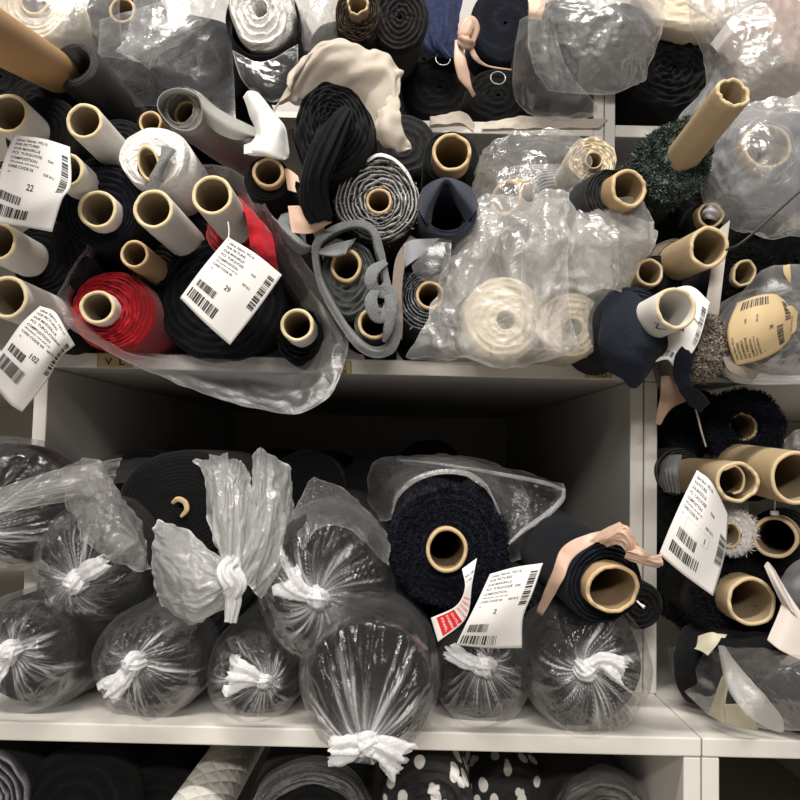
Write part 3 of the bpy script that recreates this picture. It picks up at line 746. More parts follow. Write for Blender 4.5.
# crumpled bag ends
r = thing('plastic_bag', 'white crumpled plastic bag end knotted in the middle, in front of the black plush roll', 'plastic bag', P(228, 570, .02))
b = sheet('upper_flap', [[(196, 462, .06), (218, 452, .05), (240, 460, .05), (252, 486, .05)], [(204, 480, .04), (222, 474, .02), (240, 482, .02), (252, 510, .04)], [(206, 520, .03), (222, 516, .0), (238, 520, .0), (246, 540, .03)], [(226, 574, .005), (229, 572, -.005), (233, 573, -.005), (236, 575, .005)]], FILMC, r, wr=.008, rd='w', streak=(2.0, 5), g=.52, ge=.5, rag=.002, nu=70, nv=80)
sheet('right_flap', [[(254, 462, .05), (262, 448, .05), (288, 470, .06), (294, 505, .06)], [(248, 500, .03), (262, 490, .015), (284, 500, .03), (294, 530, .05)], [(240, 545, .02), (252, 540, -.0), (276, 550, .01), (284, 575, .03)], [(228, 578, .0), (236, 578, -.005), (252, 590, .0), (264, 600, .02)]], FILMC, r, wr=.008, rd='w', streak=(2.0, 5), g=.46, ge=.5, rag=.0015, nu=70, nv=80)
sheet('lower_flap', [[(158, 520, .04), (178, 526, .025), (205, 545, .01), (230, 568, -.005)], [(150, 545, .035), (172, 560, .0), (200, 575, -.01), (232, 576, -.008)], [(158, 590, .03), (176, 605, .0), (200, 606, -.01), (236, 582, -.006)], [(172, 622, .03), (190, 628, .02), (222, 612, .01), (246, 588, .005)]], FILMC, r, wr=.008, rd='w', streak=(5, 2.2), g=.50, ge=.5, rag=.0015, nu=80, nv=80)
sweep('knot', [(233, 560, -.004), (228, 572, -.016), (236, 584, -.016), (232, 596, -.014)], [.006, .010, .010, .006], FILMW, r, folds=8, depth=.5, twist=.35, n=56, m=50)
sweep('bag_tail', [(232, 590, -.014), (233, 604, -.016), (231, 622, -.014)], [.006, .006, .0055], FILMW, r, folds=6, depth=.5, twist=.4, n=40, flat=[.8, .6], gend=.7)
sheet('plastic_sleeve', [[(62, 470, .07), (86, 458, .06), (108, 470, .06), (114, 500, .06)], [(66, 500, .05), (92, 500, .02), (118, 506, .02), (138, 520, .05)], [(84, 540, .03), (108, 540, .0), (130, 545, .01), (146, 552, .04)], [(110, 562, .03), (128, 569, .02), (142, 571, .025), (152, 568, .04)]], FILMC, None, 'crinkled clear plastic flap lying over the tied bag left of the black plush roll', 'plastic', wr=.008, ws=30, g=.14, rag=.002)
sheet('plastic_sleeve', [[(-30, 498, .06), (30, 478, .05), (84, 464, .06), (122, 458, .09)], [(-30, 508, .04), (30, 490, .025), (80, 478, .03), (116, 474, .08)], [(-30, 514, .035), (30, 500, .02), (72, 490, .025), (112, 486, .07)], [(-30, 518, .05), (30, 508, .04), (66, 500, .04), (106, 492, .07)]], FILMM, None, 'whitish stretched plastic film folded across the top left bag', 'plastic', wr=.005, g=.16, streak=(7, 1.0), nu=70, nv=70)
sheet('plastic_sleeve', [[(292, 512, .04), (304, 492, .05), (314, 478, .055), (348, 492, .055), (386, 532, .05)], [(296, 532, .02), (310, 512, .025), (322, 502, .025), (350, 508, .025), (390, 548, .025)], [(302, 552, -.005), (314, 534, -.01), (326, 526, -.01), (350, 530, -.01), (388, 566, .0)]], FILM, None, 'clear plastic collar standing up behind the central tied bag', 'plastic', wr=.004, ws=45, g=.1)

# dark rolls lying behind the front row
for k, (x, y, Y, R) in enumerate([(305, 492, .30, 40), (378, 484, .34, 34), (238, 486, .36, 38), (142, 490, .30, 40), (430, 476, .40, 36)]):
    roll('fabric_roll', ['black wrapped roll deep in the lower bay behind the central tied bag', 'black roll deep in the lower bay, left of the big navy roll', 'black roll deep in the lower bay behind the upright bag flap', 'dark roll deep in the lower bay behind the crinkled flap at left', 'black roll deep in the lower bay above the big navy roll'][k], (x, y, Y), R, DARKCL, L=.5)
sheet('plastic_sleeve', [[(80, 452, .42), (150, 450, .40), (230, 452, .40)], [(84, 466, .30), (150, 462, .26), (226, 464, .28)], [(96, 486, .27), (150, 480, .22), (216, 480, .26)]], FILMG, None, 'thin grey plastic sheet over the dark rolls at the back of the lower bay', 'plastic', wr=.003, ws=40, g=.05)

# big navy boucle roll and its opened bag
roll('fabric_roll', 'big navy boucle roll with brown core in the lower bay', (449, 546, .03), 58, NAVYB, tube=(447, 550, .012, 21.5), layers=5, amp=.003, pl=(16000, .0045, .0005), tr=.02, L=.34, tsq=(.96, 1.06))
r = thing('plastic_bag', 'opened clear plastic bag peeled back over the big navy roll', 'plastic bag', P(460, 470, .06))
sheet('film', [[(392, 520, .05), (398, 492, .04), (425, 476, .035), (460, 474, .035), (485, 488, .04), (500, 520, .05), (507, 545, .06)], [(380, 520, .1), (384, 478, .10), (420, 462, .09), (465, 462, .09), (498, 480, .09), (514, 520, .09), (512, 560, .09)], [(366, 500, .16), (374, 462, .16), (420, 455, .16), (480, 458, .16), (520, 480, .14), (530, 520, .12), (520, 560, .10)]], FILM, r, wr=.003, ws=40, g=.06, nu=36, nv=100, rag=.001)
sheet('film', [[(398, 458, .17), (440, 458, .15), (500, 466, .14), (562, 484, .13)], [(400, 462, .13), (440, 464, .11), (500, 474, .10), (565, 490, .10)], [(470, 478, .10), (500, 486, .10), (530, 492, .10), (556, 506, .10)], [(504, 520, .10), (510, 525, .09), (525, 520, .09), (545, 520, .09)], [(506, 546, .08), (508, 546, .075), (514, 540, .075), (524, 530, .08)]], FILM, r, wr=.003, ws=36, g=.04, ge=.5, nu=60, nv=60, rag=.001)
sweep('folded_edge', [(400, 460, .125), (440, 464, .105), (500, 474, .095), (545, 483, .092), (564, 490, .095)], [.0006, .0012, .0016, .0018, .001], FILMM, r, g=.12, folds=4, depth=.5, flat=[.5, .5])
sweep('folded_edge', [(564, 488, .095), (562, 500, .093), (545, 516, .088), (524, 530, .078), (508, 545, .07)], [.001, .0022, .0030, .002, .001], FILMM, r, g=.08, folds=4, depth=.5, flat=[.5, .5])
sweep('folded_edge', [(486, 484, .035), (494, 500, .035), (502, 520, .04), (506, 540, .045)], [.0006, .001, .0011, .0006], FILMM, r, g=.12, folds=3, depth=.4)
sweep('folded_edge', [(392, 514, .03), (398, 496, .02), (415, 480, .018), (440, 472, .018), (468, 474, .02), (488, 486, .03)], [.0006, .0014, .002, .002, .002, .0008], FILMM, r, g=.05, folds=4, depth=.5, flat=[.5, .5])
roll('fabric_roll', 'black roll behind the big navy roll inside its plastic, at right', (508, 517, .15), 38, DARKCL, L=.5)

# navy roll with a peach ribbon
r = roll('fabric_roll', 'navy roll with brown core, tied with a peach ribbon, resting on the right bag', (603, 583, -.035), 40, NAVY, tube=(613, 589, -.055, 27), to=(545, 540, .14), layers=4, L=.42, tr=.06, wob=.05, rag=.002, tsq=(1.04, .92), amp=.004)
V, F = sweep_mesh([P(637, 601, -.05), P(640, 604, -.058), P(644, 607, -.063)], [.0009, .0009, .0016], n=10, m=12); add('thread_end', V, F, PAPER, r)
sheet('ribbon', [[(536, 612, .0), (552, 572, -.035), (562, 548, -.035), (585, 535, -.035), (612, 530, -.03), (630, 536, -.02)], [(542, 616, -.002), (562, 582, -.042), (572, 560, -.04), (590, 546, -.042), (614, 536, -.042), (634, 548, -.03)]], PEACH, None, 'flat peach ribbon wrapped around the navy roll', 'ribbon', nu=10, nv=60, wr=.0015, ws=40, rd=False, thick=.0006)
r = thing('ribbon_bow', 'knotted end of the peach ribbon on top of the navy roll by the side panel', 'ribbon', P(625, 545, -.04))
sheet('loop', [[(590, 541, -.044), (604, 530, -.05), (618, 523, -.056), (621, 523, -.058)], [(600, 543, -.05), (611, 537, -.062), (622, 528, -.066), (625, 528, -.066)], [(608, 547, -.048), (617, 544, -.058), (628, 538, -.062), (632, 540, -.06)]], PEACH, r, wr=.002, streak=(3.5, 1.0), rd='w', thick=.0006, nu=50, nv=60)
sheet('fold', [[(617, 524, -.057), (627, 527, -.062), (634, 538, -.06), (640, 549, -.056)], [(616, 532, -.064), (624, 534, -.07), (630, 543, -.07), (634, 552, -.064)], [(612, 544, -.056), (620, 545, -.064), (625, 550, -.064), (630, 558, -.058)]], PEACH, r, wr=.0025, streak=(4, 1.2), rd='w', thick=.0006, nu=50, nv=60)
sheet('ribbon_end', [[(630, 545, -.06), (641, 549, -.066), (651, 556, -.058), (662, 554, -.05)], [(627, 551, -.066), (641, 555, -.073), (652, 560, -.064), (663, 561, -.054)], [(624, 558, -.058), (638, 563, -.066), (650, 567, -.06), (659, 568, -.05)]], PEACH, r, wr=.0025, streak=(4.5, 1.1), rd='w', thick=.0006, nu=50, nv=60)

roll('fabric_roll', 'small black roll wedged between the navy roll and the right side panel', (640, 606, .05), 24, BLACKW, layers=4, L=.3)
roll('fabric_roll', 'black roll tucked behind the white price tag, under the navy roll', (528, 608, .05), 34, DARKCL, layers=4, L=.5)

# ============================================================ under the lower board
roll('fabric_roll', 'grey and black cloth roll at the bottom left corner under the board', (-22, 800, .03), 46, STRIPEG, tube=None, layers=8, amp=.004, L=.7)
roll('fabric_roll', 'black roll under the board beside the grey one at bottom left', (72, 812, .05), 58, DARKCL, layers=4, to=(140, 765, .5), L=.7)
roll('fabric_roll', 'matt black roll under the board, left of the white quilted roll', (155, 815, .12), 40, BLACKW, layers=4, L=.7)
sheet('cloth_flap', [[(96, 800, .10), (112, 775, .14), (142, 745, .2)], [(84, 812, .06), (96, 795, .08), (128, 758, .12)], [(80, 822, .05), (84, 814, .05), (92, 802, .08)]], CHAR, None, 'grey flap of cloth lying across the rolls at bottom left', 'cloth', wr=.002, ws=20, rd=False, thick=.001)
roll('fabric_roll', 'white quilted roll pointing back under the board at bottom', (180, 840, -.03), 30, QUILT, to=(238, 748, .22), layers=4, L=.55, wob=.06)
roll('fabric_roll', 'black cloth roll in shiny film under the board below the overhanging bag', (310, 812, .03), 52, DARKCL, layers=4, L=.6, sq=(1.15, 1))
sheet('plastic_sleeve', [[(250, 806, .02), (268, 772, .03), (312, 756, .03), (352, 770, .03), (374, 806, .02)], [(250, 812, -.01), (272, 782, .0), (312, 768, -.005), (350, 780, .0), (372, 812, -.01)], [(256, 818, .0), (280, 796, .01), (312, 784, .01), (342, 794, .01), (362, 818, .0)]], FILM, None, 'clear film stretched over the black roll under the board', 'plastic', wr=.003, g=.03, ge=.12, streak=(6, 1.5))
def dots():
    m, nt, out = new_mat('black_cloth_white_pebbles')
    b = nd(nt, 'ShaderNodeBsdfPrincipled', Roughness=.8); tc = nd(nt, 'ShaderNodeTexCoord')
    mp = nd(nt, 'ShaderNodeMapping'); mp.inputs['Scale'].default_value = (66, 24, 46); lk(nt, tc.outputs['Object'], mp.inputs[0])
    v = nd(nt, 'ShaderNodeTexVoronoi', Scale=1.0); v.inputs['Randomness'].default_value = .8; lk(nt, mp.outputs[0], v.inputs['Vector'])
    r = nd(nt, 'ShaderNodeValToRGB'); r.color_ramp.elements[0].position = .36; r.color_ramp.elements[0].color = (.72, .70, .66, 1)
    r.color_ramp.elements[1].position = .40; r.color_ramp.elements[1].color = (.011, .011, .012, 1)
    lk(nt, v.outputs['Distance'], r.inputs[0]); lk(nt, r.outputs[0], b.inputs['Base Color']); lk(nt, b.outputs[0], out.inputs[0]); return m
DOTS = dots()
roll('fabric_roll', 'black roll printed with white pebble spots, under the board at bottom centre', (428, 812, .0), 46, DOTS, layers=4, L=.6, amp=.004)
roll('fabric_roll', 'second spotted roll further back under the board, right of the first', (515, 812, .16), 46, DOTS, layers=4, L=.6)
roll('fabric_roll', 'grey roll in clear film under the board beside the lower right panel', (598, 822, .10), 49, CHAR, layers=5, L=.6)
sheet('plastic_sleeve', [[(552, 812, .10), (566, 780, .11), (606, 764, .11), (640, 782, .11), (656, 812, .10)], [(552, 822, .06), (568, 792, .06), (606, 778, .06), (638, 794, .06), (656, 822, .06)], [(572, 826, .08), (586, 806, .08), (606, 800, .08), (630, 808, .08), (640, 826, .08)]], FILM, None, 'clear film around the grey roll at the bottom right panel', 'plastic', wr=.003, g=.05, ge=.12)

# ============================================================ upper left: white tubes, red roll bag
roll('fabric_roll', 'black roll on a white cardboard tube at the left edge, above the top left tag', (44, 134, .055), 40, DARKCL, tube=(8, 113, -.0, 21), tmat=WTUBE, layers=5, L=.3, tL=.35)
roll('fabric_roll', 'black roll on a long white tube, the uppermost white tube in full view', (118, 152, .10), 36, DARKCL, tube=(84, 121, -.005, 19), tmat=WTUBE, layers=5, L=.3)
roll('fabric_roll', 'black roll on a white tube half hidden behind the top left tag', (98, 178, .07), 24, DARKCL, tube=(66, 170, .0, 18), tmat=WTUBE, layers=5, L=.3)
roll('fabric_roll', 'black-purple roll with a cream-rimmed tube, beside the top left tag', (102, 206, .045), 43, NAVY, tube=(97, 209, .02, 20), tmat=WTUBE, layers=5, amp=.004, L=.35)
roll('fabric_roll', 'black roll on a white tube at the left edge, below the top left tag', (50, 258, .045), 38, DARKCL, tube=(-4, 241, -.03, 21), tmat=WTUBE, layers=5, L=.3, tL=.3)
roll('fabric_roll', 'black roll on a white tube at the left edge above the bent tag', (48, 316, .075), 32, DARKCL, tube=(6, 297, -.04, 22), tmat=WTUBE, layers=5, L=.3, tL=.3)
roll('fabric_roll', 'small black roll on a pinkish tube cut off by the left edge', (4, 178, .06), 18, BROWNK, tube=(-6, 180, .04, 13), layers=4, L=.3)

roll('fabric_roll', 'thick white terry roll around a flattened tube with grey lining', (153, 156, .02), 34, WHITEF, tube=(148, 163, .005, 14), tmat=BEIGE, layers=1.5, amp=.002, wob=.08, tsq=(.8, 1.4), trot=.25, sq=(1.08, .98), L=.3, crumple=.8, rnd=.014)
sheet('lining_strip', [[(162, 146, .012), (172, 148, .01), (176, 152, .012)], [(158, 162, .004), (164, 160, .0), (168, 162, .004)], [(150, 176, .004), (156, 178, .002), (162, 180, .006)], [(144, 184, .01), (150, 190, .008), (158, 190, .01)]], FELT, None, 'grey lining strip folded into the white terry roll', 'cloth', wr=.002, ws=60, thick=.0012)
roll('fabric_roll', 'brown tube end just showing behind the white terry roll', (150, 122, .10), 14, DARKCL, tube=(150, 122, .07, 12), layers=2, L=.3)
r = roll('fabric_roll', 'grey gauze-wrapped roll on a brown tube left of the white cloth', (186, 112, .06), 24, SHEER, tube=(187, 114, .075, 14), layers=3, L=.32, hollow=None, amp=.003, wob=.05, to=(260, 170, .35))
loft('gauze_collar', [[(158, 108, .03), (162, 94, .03), (178, 88, .028), (196, 94, .03), (202, 108, .035), (200, 122, .04), (190, 130, .04), (172, 126, .038)], [(160, 108, .05), (166, 96, .05), (180, 92, .05), (197, 98, .05), (204, 112, .055), (202, 124, .055), (190, 131, .055), (172, 126, .05)], [(168, 112, .1), (174, 102, .1), (188, 98, .1), (206, 106, .1), (212, 120, .1), (208, 130, .1), (196, 136, .1), (180, 132, .1)]], SHEER, r, wr=.001, ws=30, rd=False, thick=.0008)
sheet('gauze_end', [[(196, 94, .04), (212, 104, .05), (232, 116, .06), (256, 128, .07)], [(202, 110, .045), (216, 118, .05), (234, 128, .055), (256, 136, .06)], [(206, 124, .06), (220, 134, .06), (236, 140, .06), (252, 138, .065)]], SHEER, r, wr=.002, ws=25, rd=False, thick=.0006)

# the bag with the red roll
roll('fabric_roll', 'red roll on a white tube inside the open bag', (112, 311, .06), 40.5, RED, tube=(97, 307, .035, 17.5), tmat=WTUBE, layers=8, amp=.005, L=.35, tL=.12, crumple=1.5, tsq=(1.05, .98), swirl=1)
roll('fabric_roll', 'big black soft roll behind the central white price tag', (219, 297, .105), 64, BLACKC, layers=8, amp=.006, L=.3, crumple=1.5, sq=(1.02, .98), wob=.05)
roll('fabric_roll', 'black roll on a small brown tube above the red roll', (158, 272, .12), 32, BROWNK, tube=(134, 254, .03, 14.5), tmat=[KRAFT_O, KRAFT_E, KRAFT_I], layers=4, L=.3)
roll('fabric_roll', 'black roll on a white tube at the centre of the open bag', (205, 236, .13), 30, DARKCL, tube=(153, 209, -.01, 20.5), tmat=WTUBE, layers=3, L=.3)
roll('fabric_roll', 'crumpled red roll on a wide white tube above the central price tag', (244, 230, .10), 36, RED, tube=(212, 195, -.02, 21), tmat=WTUBE, layers=4, amp=.006, L=.3, crumple=2.0, wob=.1, sq=(1.05, .95))
sheet('fabric_end', [[(238, 196, .05), (252, 208, .05), (266, 224, .055)], [(246, 218, .03), (258, 228, .03), (272, 236, .04)], [(250, 244, .03), (262, 254, .03), (276, 258, .04)], [(256, 256, .05), (268, 266, .05), (280, 276, .06)]], RED, None, 'loose red cloth end hanging down right of the wide white tube', 'cloth', wr=.004, ws=40, rd=False, thick=.001)
roll('fabric_roll', 'black roll with a thick-walled white tube at the lower right of the open bag', (303, 337, .085), 28, BLACKC, tube=(297, 325, .035, 17), tmat=WTUBE, layers=4, amp=.006, wob=.1, L=.35, crumple=1.8)
loft('plastic_bag', [
    [(54, 304, .035), (76, 262, .04), (104, 222, .045), (138, 188, .05), (180, 168, .055), (222, 166, .055), (250, 182, .05), (268, 208, .045), (290, 240, .04), (318, 280, .035), (346, 326, .03), (345, 362, .02), (330, 396, .0), (300, 413, -.012), (262, 410, -.015), (210, 396, -.015), (160, 377, -.01), (110, 353, .0), (76, 332, .02), (60, 316, .03)],
    [(70, 300, .05), (88, 264, .06), (112, 230, .065), (142, 200, .07), (180, 180, .075), (220, 178, .075), (244, 194, .07), (260, 216, .06), (280, 248, .055), (304, 288, .05), (326, 326, .045), (324, 350, .04), (312, 374, .03), (290, 386, .025), (256, 384, .02), (212, 376, .02), (168, 364, .025), (126, 352, .03), (94, 334, .035), (76, 314, .045)],
    [(78, 300, .10), (96, 268, .12), (118, 236, .14), (146, 208, .14), (180, 190, .14), (216, 190, .14), (238, 206, .13), (252, 228, .12), (270, 258, .12), (292, 294, .12), (318, 326, .12), (316, 344, .12), (304, 356, .13), (284, 357, .13), (252, 357, .13), (212, 356, .13), (170, 354, .13), (130, 350, .12), (100, 336, .11), (84, 316, .10)],
    [(110, 300, .25), (120, 270, .28), (136, 246, .30), (160, 226, .30), (186, 214, .30), (216, 214, .30), (236, 226, .30), (250, 246, .28), (262, 268, .28), (280, 298, .28), (304, 322, .28), (304, 334, .28), (294, 340, .28), (276, 342, .28), (250, 342, .28), (212, 342, .28), (176, 342, .28), (144, 338, .28), (122, 328, .26), (114, 314, .25)]],
    FILMG, None, 'large open plastic bag holding the red and black rolls, drooping over the shelf edge', 'plastic bag', wr=.004, ws=22, g=.03, ge=.3, nu=60, nv=220, rag=.0015)

# kraft tube stabbed into a ribbed roll at top left
loft('ribbed_roll_dummy', [[(0, 0, .3), (1, 0, .3), (1, 1, .3)], [(0, 0, .31), (1, 0, .31), (1, 1, .31)]], CHAR) if False else None
roll('fabric_roll', 'hollow charcoal ribbed knit roll with the amber tube stuck in it', (74, 65, .09), 27, CHARRIB, to=(170, 165, .35), hollow=20, layers=3, amp=.001, L=.4, wob=.06, sq=(1.0, .92))
r = thing('cardboard_tube', 'thick amber kraft tube leaning in from the left edge', 'tube', P(20, 50, -.1))
T0 = P(-110, -25, -.30); ax = P(57, 72, .12)-T0; Lx = np.linalg.norm(ax)
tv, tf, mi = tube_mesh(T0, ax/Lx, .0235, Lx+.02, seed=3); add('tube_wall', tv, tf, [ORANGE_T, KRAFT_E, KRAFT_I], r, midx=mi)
roll('fabric_roll', 'black roll under the amber kraft tube at left', (40, 105, .13), 36, DARKCL, layers=4, L=.3)
roll('fabric_roll', 'black roll at the left edge behind the amber kraft tube', (2, 78, .20), 36, DARKCL, layers=4, L=.3)
roll('fabric_roll', 'black roll behind the uppermost white tube', (88, 98, .16), 28, BLACKW, layers=4, L=.3)
roll('fabric_roll', 'black roll right of the ribbed roll, beneath the grey film', (140, 92, .22), 44, DARKCL, layers=4, L=.3)

# film-wrapped rolls across the top left
roll('fabric_roll', 'cream roll glowing through film in the top left corner', (34, 4, .16), 40, CREAM, tube=(34, 0, .15, 16), layers=5, L=.4)
roll('fabric_roll', 'black roll with a beige core seen through film at the top left', (124, 14, .22), 40, CHAR, tube=(122, 10, .20, 14), layers=4, L=.4, tL=.1)
roll('fabric_roll', 'black roll wrapped in grey film left of the white roll', (186, 62, .22), 58, DARKCL, layers=4, L=.35, sq=(1.2, .9))
sheet('plastic_sleeve', [[(-20, -20, .10), (30, -25, .08), (80, -25, .10), (130, -25, .12)], [(-20, 20, .08), (30, 10, .07), (80, 8, .09), (120, 0, .12)], [(20, 48, .09), (50, 44, .08), (86, 40, .10), (122, 36, .14)], [(50, 60, .13), (70, 56, .12), (96, 56, .13), (126, 60, .16)]], FILMM, None, 'dull film over the cream roll in the top left corner', 'plastic', wr=.003, g=.08)
sheet('plastic_sleeve', [[(100, 20, .16), (150, 5, .15), (200, -10, .15), (235, -20, .17)], [(98, 58, .15), (150, 50, .14), (200, 40, .15), (232, 30, .17)], [(104, 86, .15), (150, 82, .15), (200, 84, .15), (234, 80, .18)], [(122, 108, .18), (150, 106, .17), (196, 112, .16), (236, 124, .17)]], FILMG, None, 'grey film stretched over black rolls left of the white roll', 'plastic', wr=.004, ws=18, g=.05)
sheet('plastic_sleeve', [[(136, -20, .12), (170, -20, .11), (230, -20, .12)], [(128, 30, .11), (166, 32, .09), (212, 18, .12)], [(122, 44, .10), (150, 48, .085), (182, 40, .11)], [(116, 52, .10), (136, 60, .09), (156, 58, .11)], [(132, 56, .105), (142, 64, .1), (150, 70, .11)]], FILMC, None, 'bright loose flap of clear film hanging at top left', 'plastic', wr=.004, g=.2, ge=.2)

# white roll at the top with its film and dark wrapper
roll('fabric_roll', 'fluffy white roll with a dark hollow centre at the top', (261, 10, .14), 35, WHITEF, layers=4, amp=.004, wob=.09, hollow=8, sq=(1.0, 1.1), L=.3, crumple=1.0, to=(300, 70, .40))
loft('dark_wrapper', [[(226, 20, .15), (240, -12, .15), (280, -14, .15), (298, 12, .15), (292, 46, .15), (262, 56, .15), (240, 48, .15)], [(232, 30, .2), (244, 0, .2), (282, 0, .2), (302, 24, .2), (300, 72, .2), (276, 98, .2), (252, 86, .2)], [(250, 40, .3), (260, 10, .3), (290, 10, .3), (310, 34, .3), (306, 76, .3), (282, 104, .3), (262, 92, .3)]], NAVY, None, 'navy wrapper around the fluffy white roll', 'cloth', wr=.002, ws=20, rd=False, thick=.001)
sheet('plastic_sleeve', [[(232, 50, .12), (262, 62, .12), (298, 44, .12)], [(240, 76, .12), (268, 84, .115), (298, 66, .125)], [(252, 92, .125), (274, 102, .12), (296, 86, .13)]], FILM, None, 'clear film tip hanging below the fluffy white roll', 'plastic', wr=.002, g=.06, ge=.6)
sheet('plastic_sleeve', [[(292, -20, .18), (318, -20, .17), (352, -20, .19)], [(298, 10, .16), (322, 8, .15), (350, 6, .18)], [(300, 34, .17), (322, 34, .16), (346, 30, .18)], [(300, 52, .2), (316, 50, .19), (336, 44, .2)]], FILMM, None, 'pale crumpled film between the white roll and the brown layered roll', 'plastic', wr=.005, g=.25)
roll('fabric_roll', 'black roll below the pale film at the top', (334, 44, .19), 25, BLACKW, layers=3, L=.3)
roll('fabric_roll', 'dark brown many-layered roll with a torn yellowish core at the top', (358, 14, .15), 26, BROWNK, tube=(357, 4, .125, 11), tmat=BEIGE, layers=8, amp=.006, sq=(.9, 1.2), L=.3, crumple=1.6, rag=.002, tr=.25)
roll('fabric_roll', 'charcoal rolled cloth with a spiral centre at the top', (400, 18, .16), 30, CHAR, layers=6, amp=.003, L=.3, sq=(1, 1.15), to=(392, 60, .4), hollow=2)

# cream voile round the draped black roll
sheet('fabric_drape', [[(268, 118, .08), (286, 92, .05), (298, 66, .06), (310, 48, .07)], [(284, 104, .07), (304, 62, .05), (318, 48, .05), (330, 42, .06)], [(300, 100, .07), (320, 62, .05), (342, 46, .05), (356, 48, .06)], [(330, 110, .09), (350, 80, .06), (366, 62, .05), (378, 54, .06)], [(350, 120, .08), (374, 100, .06), (392, 76, .05), (404, 66, .06)], [(372, 150, .07), (388, 130, .06), (396, 108, .05), (402, 92, .06)]], CREAMS, None, 'cream voile flaring out behind the draped black bundle', 'cloth', wr=.008, streak=(4.5, 1.6), rd=False, thick=.0005, nu=90, nv=80, rag=.003)
sheet('fabric_end', [[(376, 110, .05), (384, 98, .045), (396, 92, .05)], [(376, 124, .045), (386, 118, .035), (400, 110, .045)], [(380, 142, .05), (390, 138, .04), (402, 132, .05)], [(388, 148, .06), (398, 150, .05), (408, 152, .06)]], CREAMS, None, 'small pale voile fold at the right of the black bundle', 'cloth', rag=.003, wr=.006, ws=24, rd=False, thick=.0008)
r = roll('fabric_roll', 'draped black bundle with a hanging twisted tail, in front of the cream voile', (334, 130, .035), 44, BLACKC, layers=9, amp=.006, crumple=1.2, sq=(.98, 1.18), L=.25, wob=.1, dome=.05, rnd=.03)
sweep('twisted_tail', [(346, 112, .01), (336, 128, -.012), (326, 150, -.018), (316, 178, -.012), (316, 202, .005), (322, 220, .015)], [.007, .011, .013, .012, .013, .011], BLACKC, r, folds=9, depth=.4, twist=.25, n=64, m=80, flat=[.9, .9, .8, .6])
sheet('lace_end', [[(296, 180, .02), (304, 186, .01), (314, 190, .0)], [(298, 198, .02), (306, 200, .01), (316, 204, .0)], [(304, 212, .02), (314, 218, .012), (330, 222, .01)]], LACE, r, wr=.003, ws=60, thick=.001, rag=.003, label='lace edging')
sheet('lining_patch', [[(288, 206, .03), (302, 206, .025), (318, 210, .025)], [(290, 222, .03), (306, 222, .022), (330, 222, .02)], [(292, 233, .03), (312, 233, .025), (332, 222, .025)]], SKIN, None, 'nude lining patch showing under the lace at the top of the grey felt bundle', 'cloth', wr=.001, thick=.0006, rd=False)
sheet('lining_patch', [[(284, 168, .04), (290, 170, .035), (298, 176, .035)], [(288, 190, .04), (294, 192, .035), (302, 194, .035)]], SKIN, None, 'narrow nude lining strip beside the twisted black tail', 'cloth', wr=.001, thick=.0006, rd=False)
r = thing('white_cloth_scrap', 'bright white folded cloth scrap standing above the small black roll', 'cloth', P(268, 125, .03))
sheet('cloth', [[(243, 97, .04), (248, 91, .03), (258, 93, .03), (264, 103, .04)], [(250, 115, .035), (258, 108, .018), (268, 110, .018), (276, 116, .035)], [(256, 135, .03), (264, 134, .012), (278, 130, .014), (286, 128, .035)], [(246, 152, .03), (260, 152, .012), (276, 154, .014), (289, 150, .035)], [(268, 156, .035), (276, 158, .025), (284, 160, .025), (288, 158, .035)]], BLEACH, r, wr=.002, ws=26, rd=False, thick=.0015)
sheet('lower_fold', [[(244, 145, .025), (252, 143, .018), (262, 146, .02)], [(244, 154, .025), (254, 153, .018), (266, 153, .02)]], BLEACH, r, wr=.001, rd=False, thick=.0012)
roll('fabric_roll', 'small black roll on a short brown tube below the white cloth scrap', (267, 180, .045), 24, BLACKW, tube=(268, 172, .03, 16), layers=4, L=.3, tr=.05)

# centre
roll('fabric_roll', 'black and white layered roll with a dark core in the middle', (377, 200, .055), 43, STRIPE, tube=(379, 201, .045, 13.5), layers=8, amp=.0045, crumple=1.9, L=.35, pl=(900, .003, .0004))
sheet('fabric_end', [[(366, 160, .05), (378, 154, .045), (394, 158, .045), (408, 172, .05), (416, 192, .05)], [(367, 162, .046), (379, 157, .041), (394, 161, .041), (407, 175, .046), (416, 194, .05)]], WHITEF, None, 'loose white outer edge of the black and white layered roll', 'cloth', wr=.001, ws=30, nu=8, nv=60, thick=.001)
roll('fabric_roll', 'black roll with a torn brown tube right of the black and white roll', (451, 158, .09), 29, BLACKC, tube=(452, 152, .055, 20), layers=4, L=.35, rag=.0022, tr=.04)
roll('fabric_roll', 'black roll behind the black and white roll with a dark grey rim', (404, 146, .17), 34, CHAR, layers=4, L=.3)
roll('fabric_roll', 'black roll under the black and white roll, half hidden', (420, 255, .14), 32, DARKCL, layers=3, L=.3)
r = roll('fabric_roll', 'hollow navy roll with a pointed fold at its mouth', (447, 209, .05), 31, NAVYL, hollow=24, layers=2, amp=.002, L=.35, wob=.06, sq=(1.02, .98))
sheet('folded_lip', [[(418, 208, .05), (424, 188, .045), (446, 178, .04), (470, 188, .045), (478, 206, .05)], [(424, 220, .035), (432, 200, .025), (446, 180, .022), (460, 196, .025), (474, 214, .035)], [(430, 226, .05), (434, 206, .06), (446, 184, .06), (456, 204, .06), (466, 222, .05)]], NAVYL, r, wr=.001, ws=20, rd=False, thick=.0012)

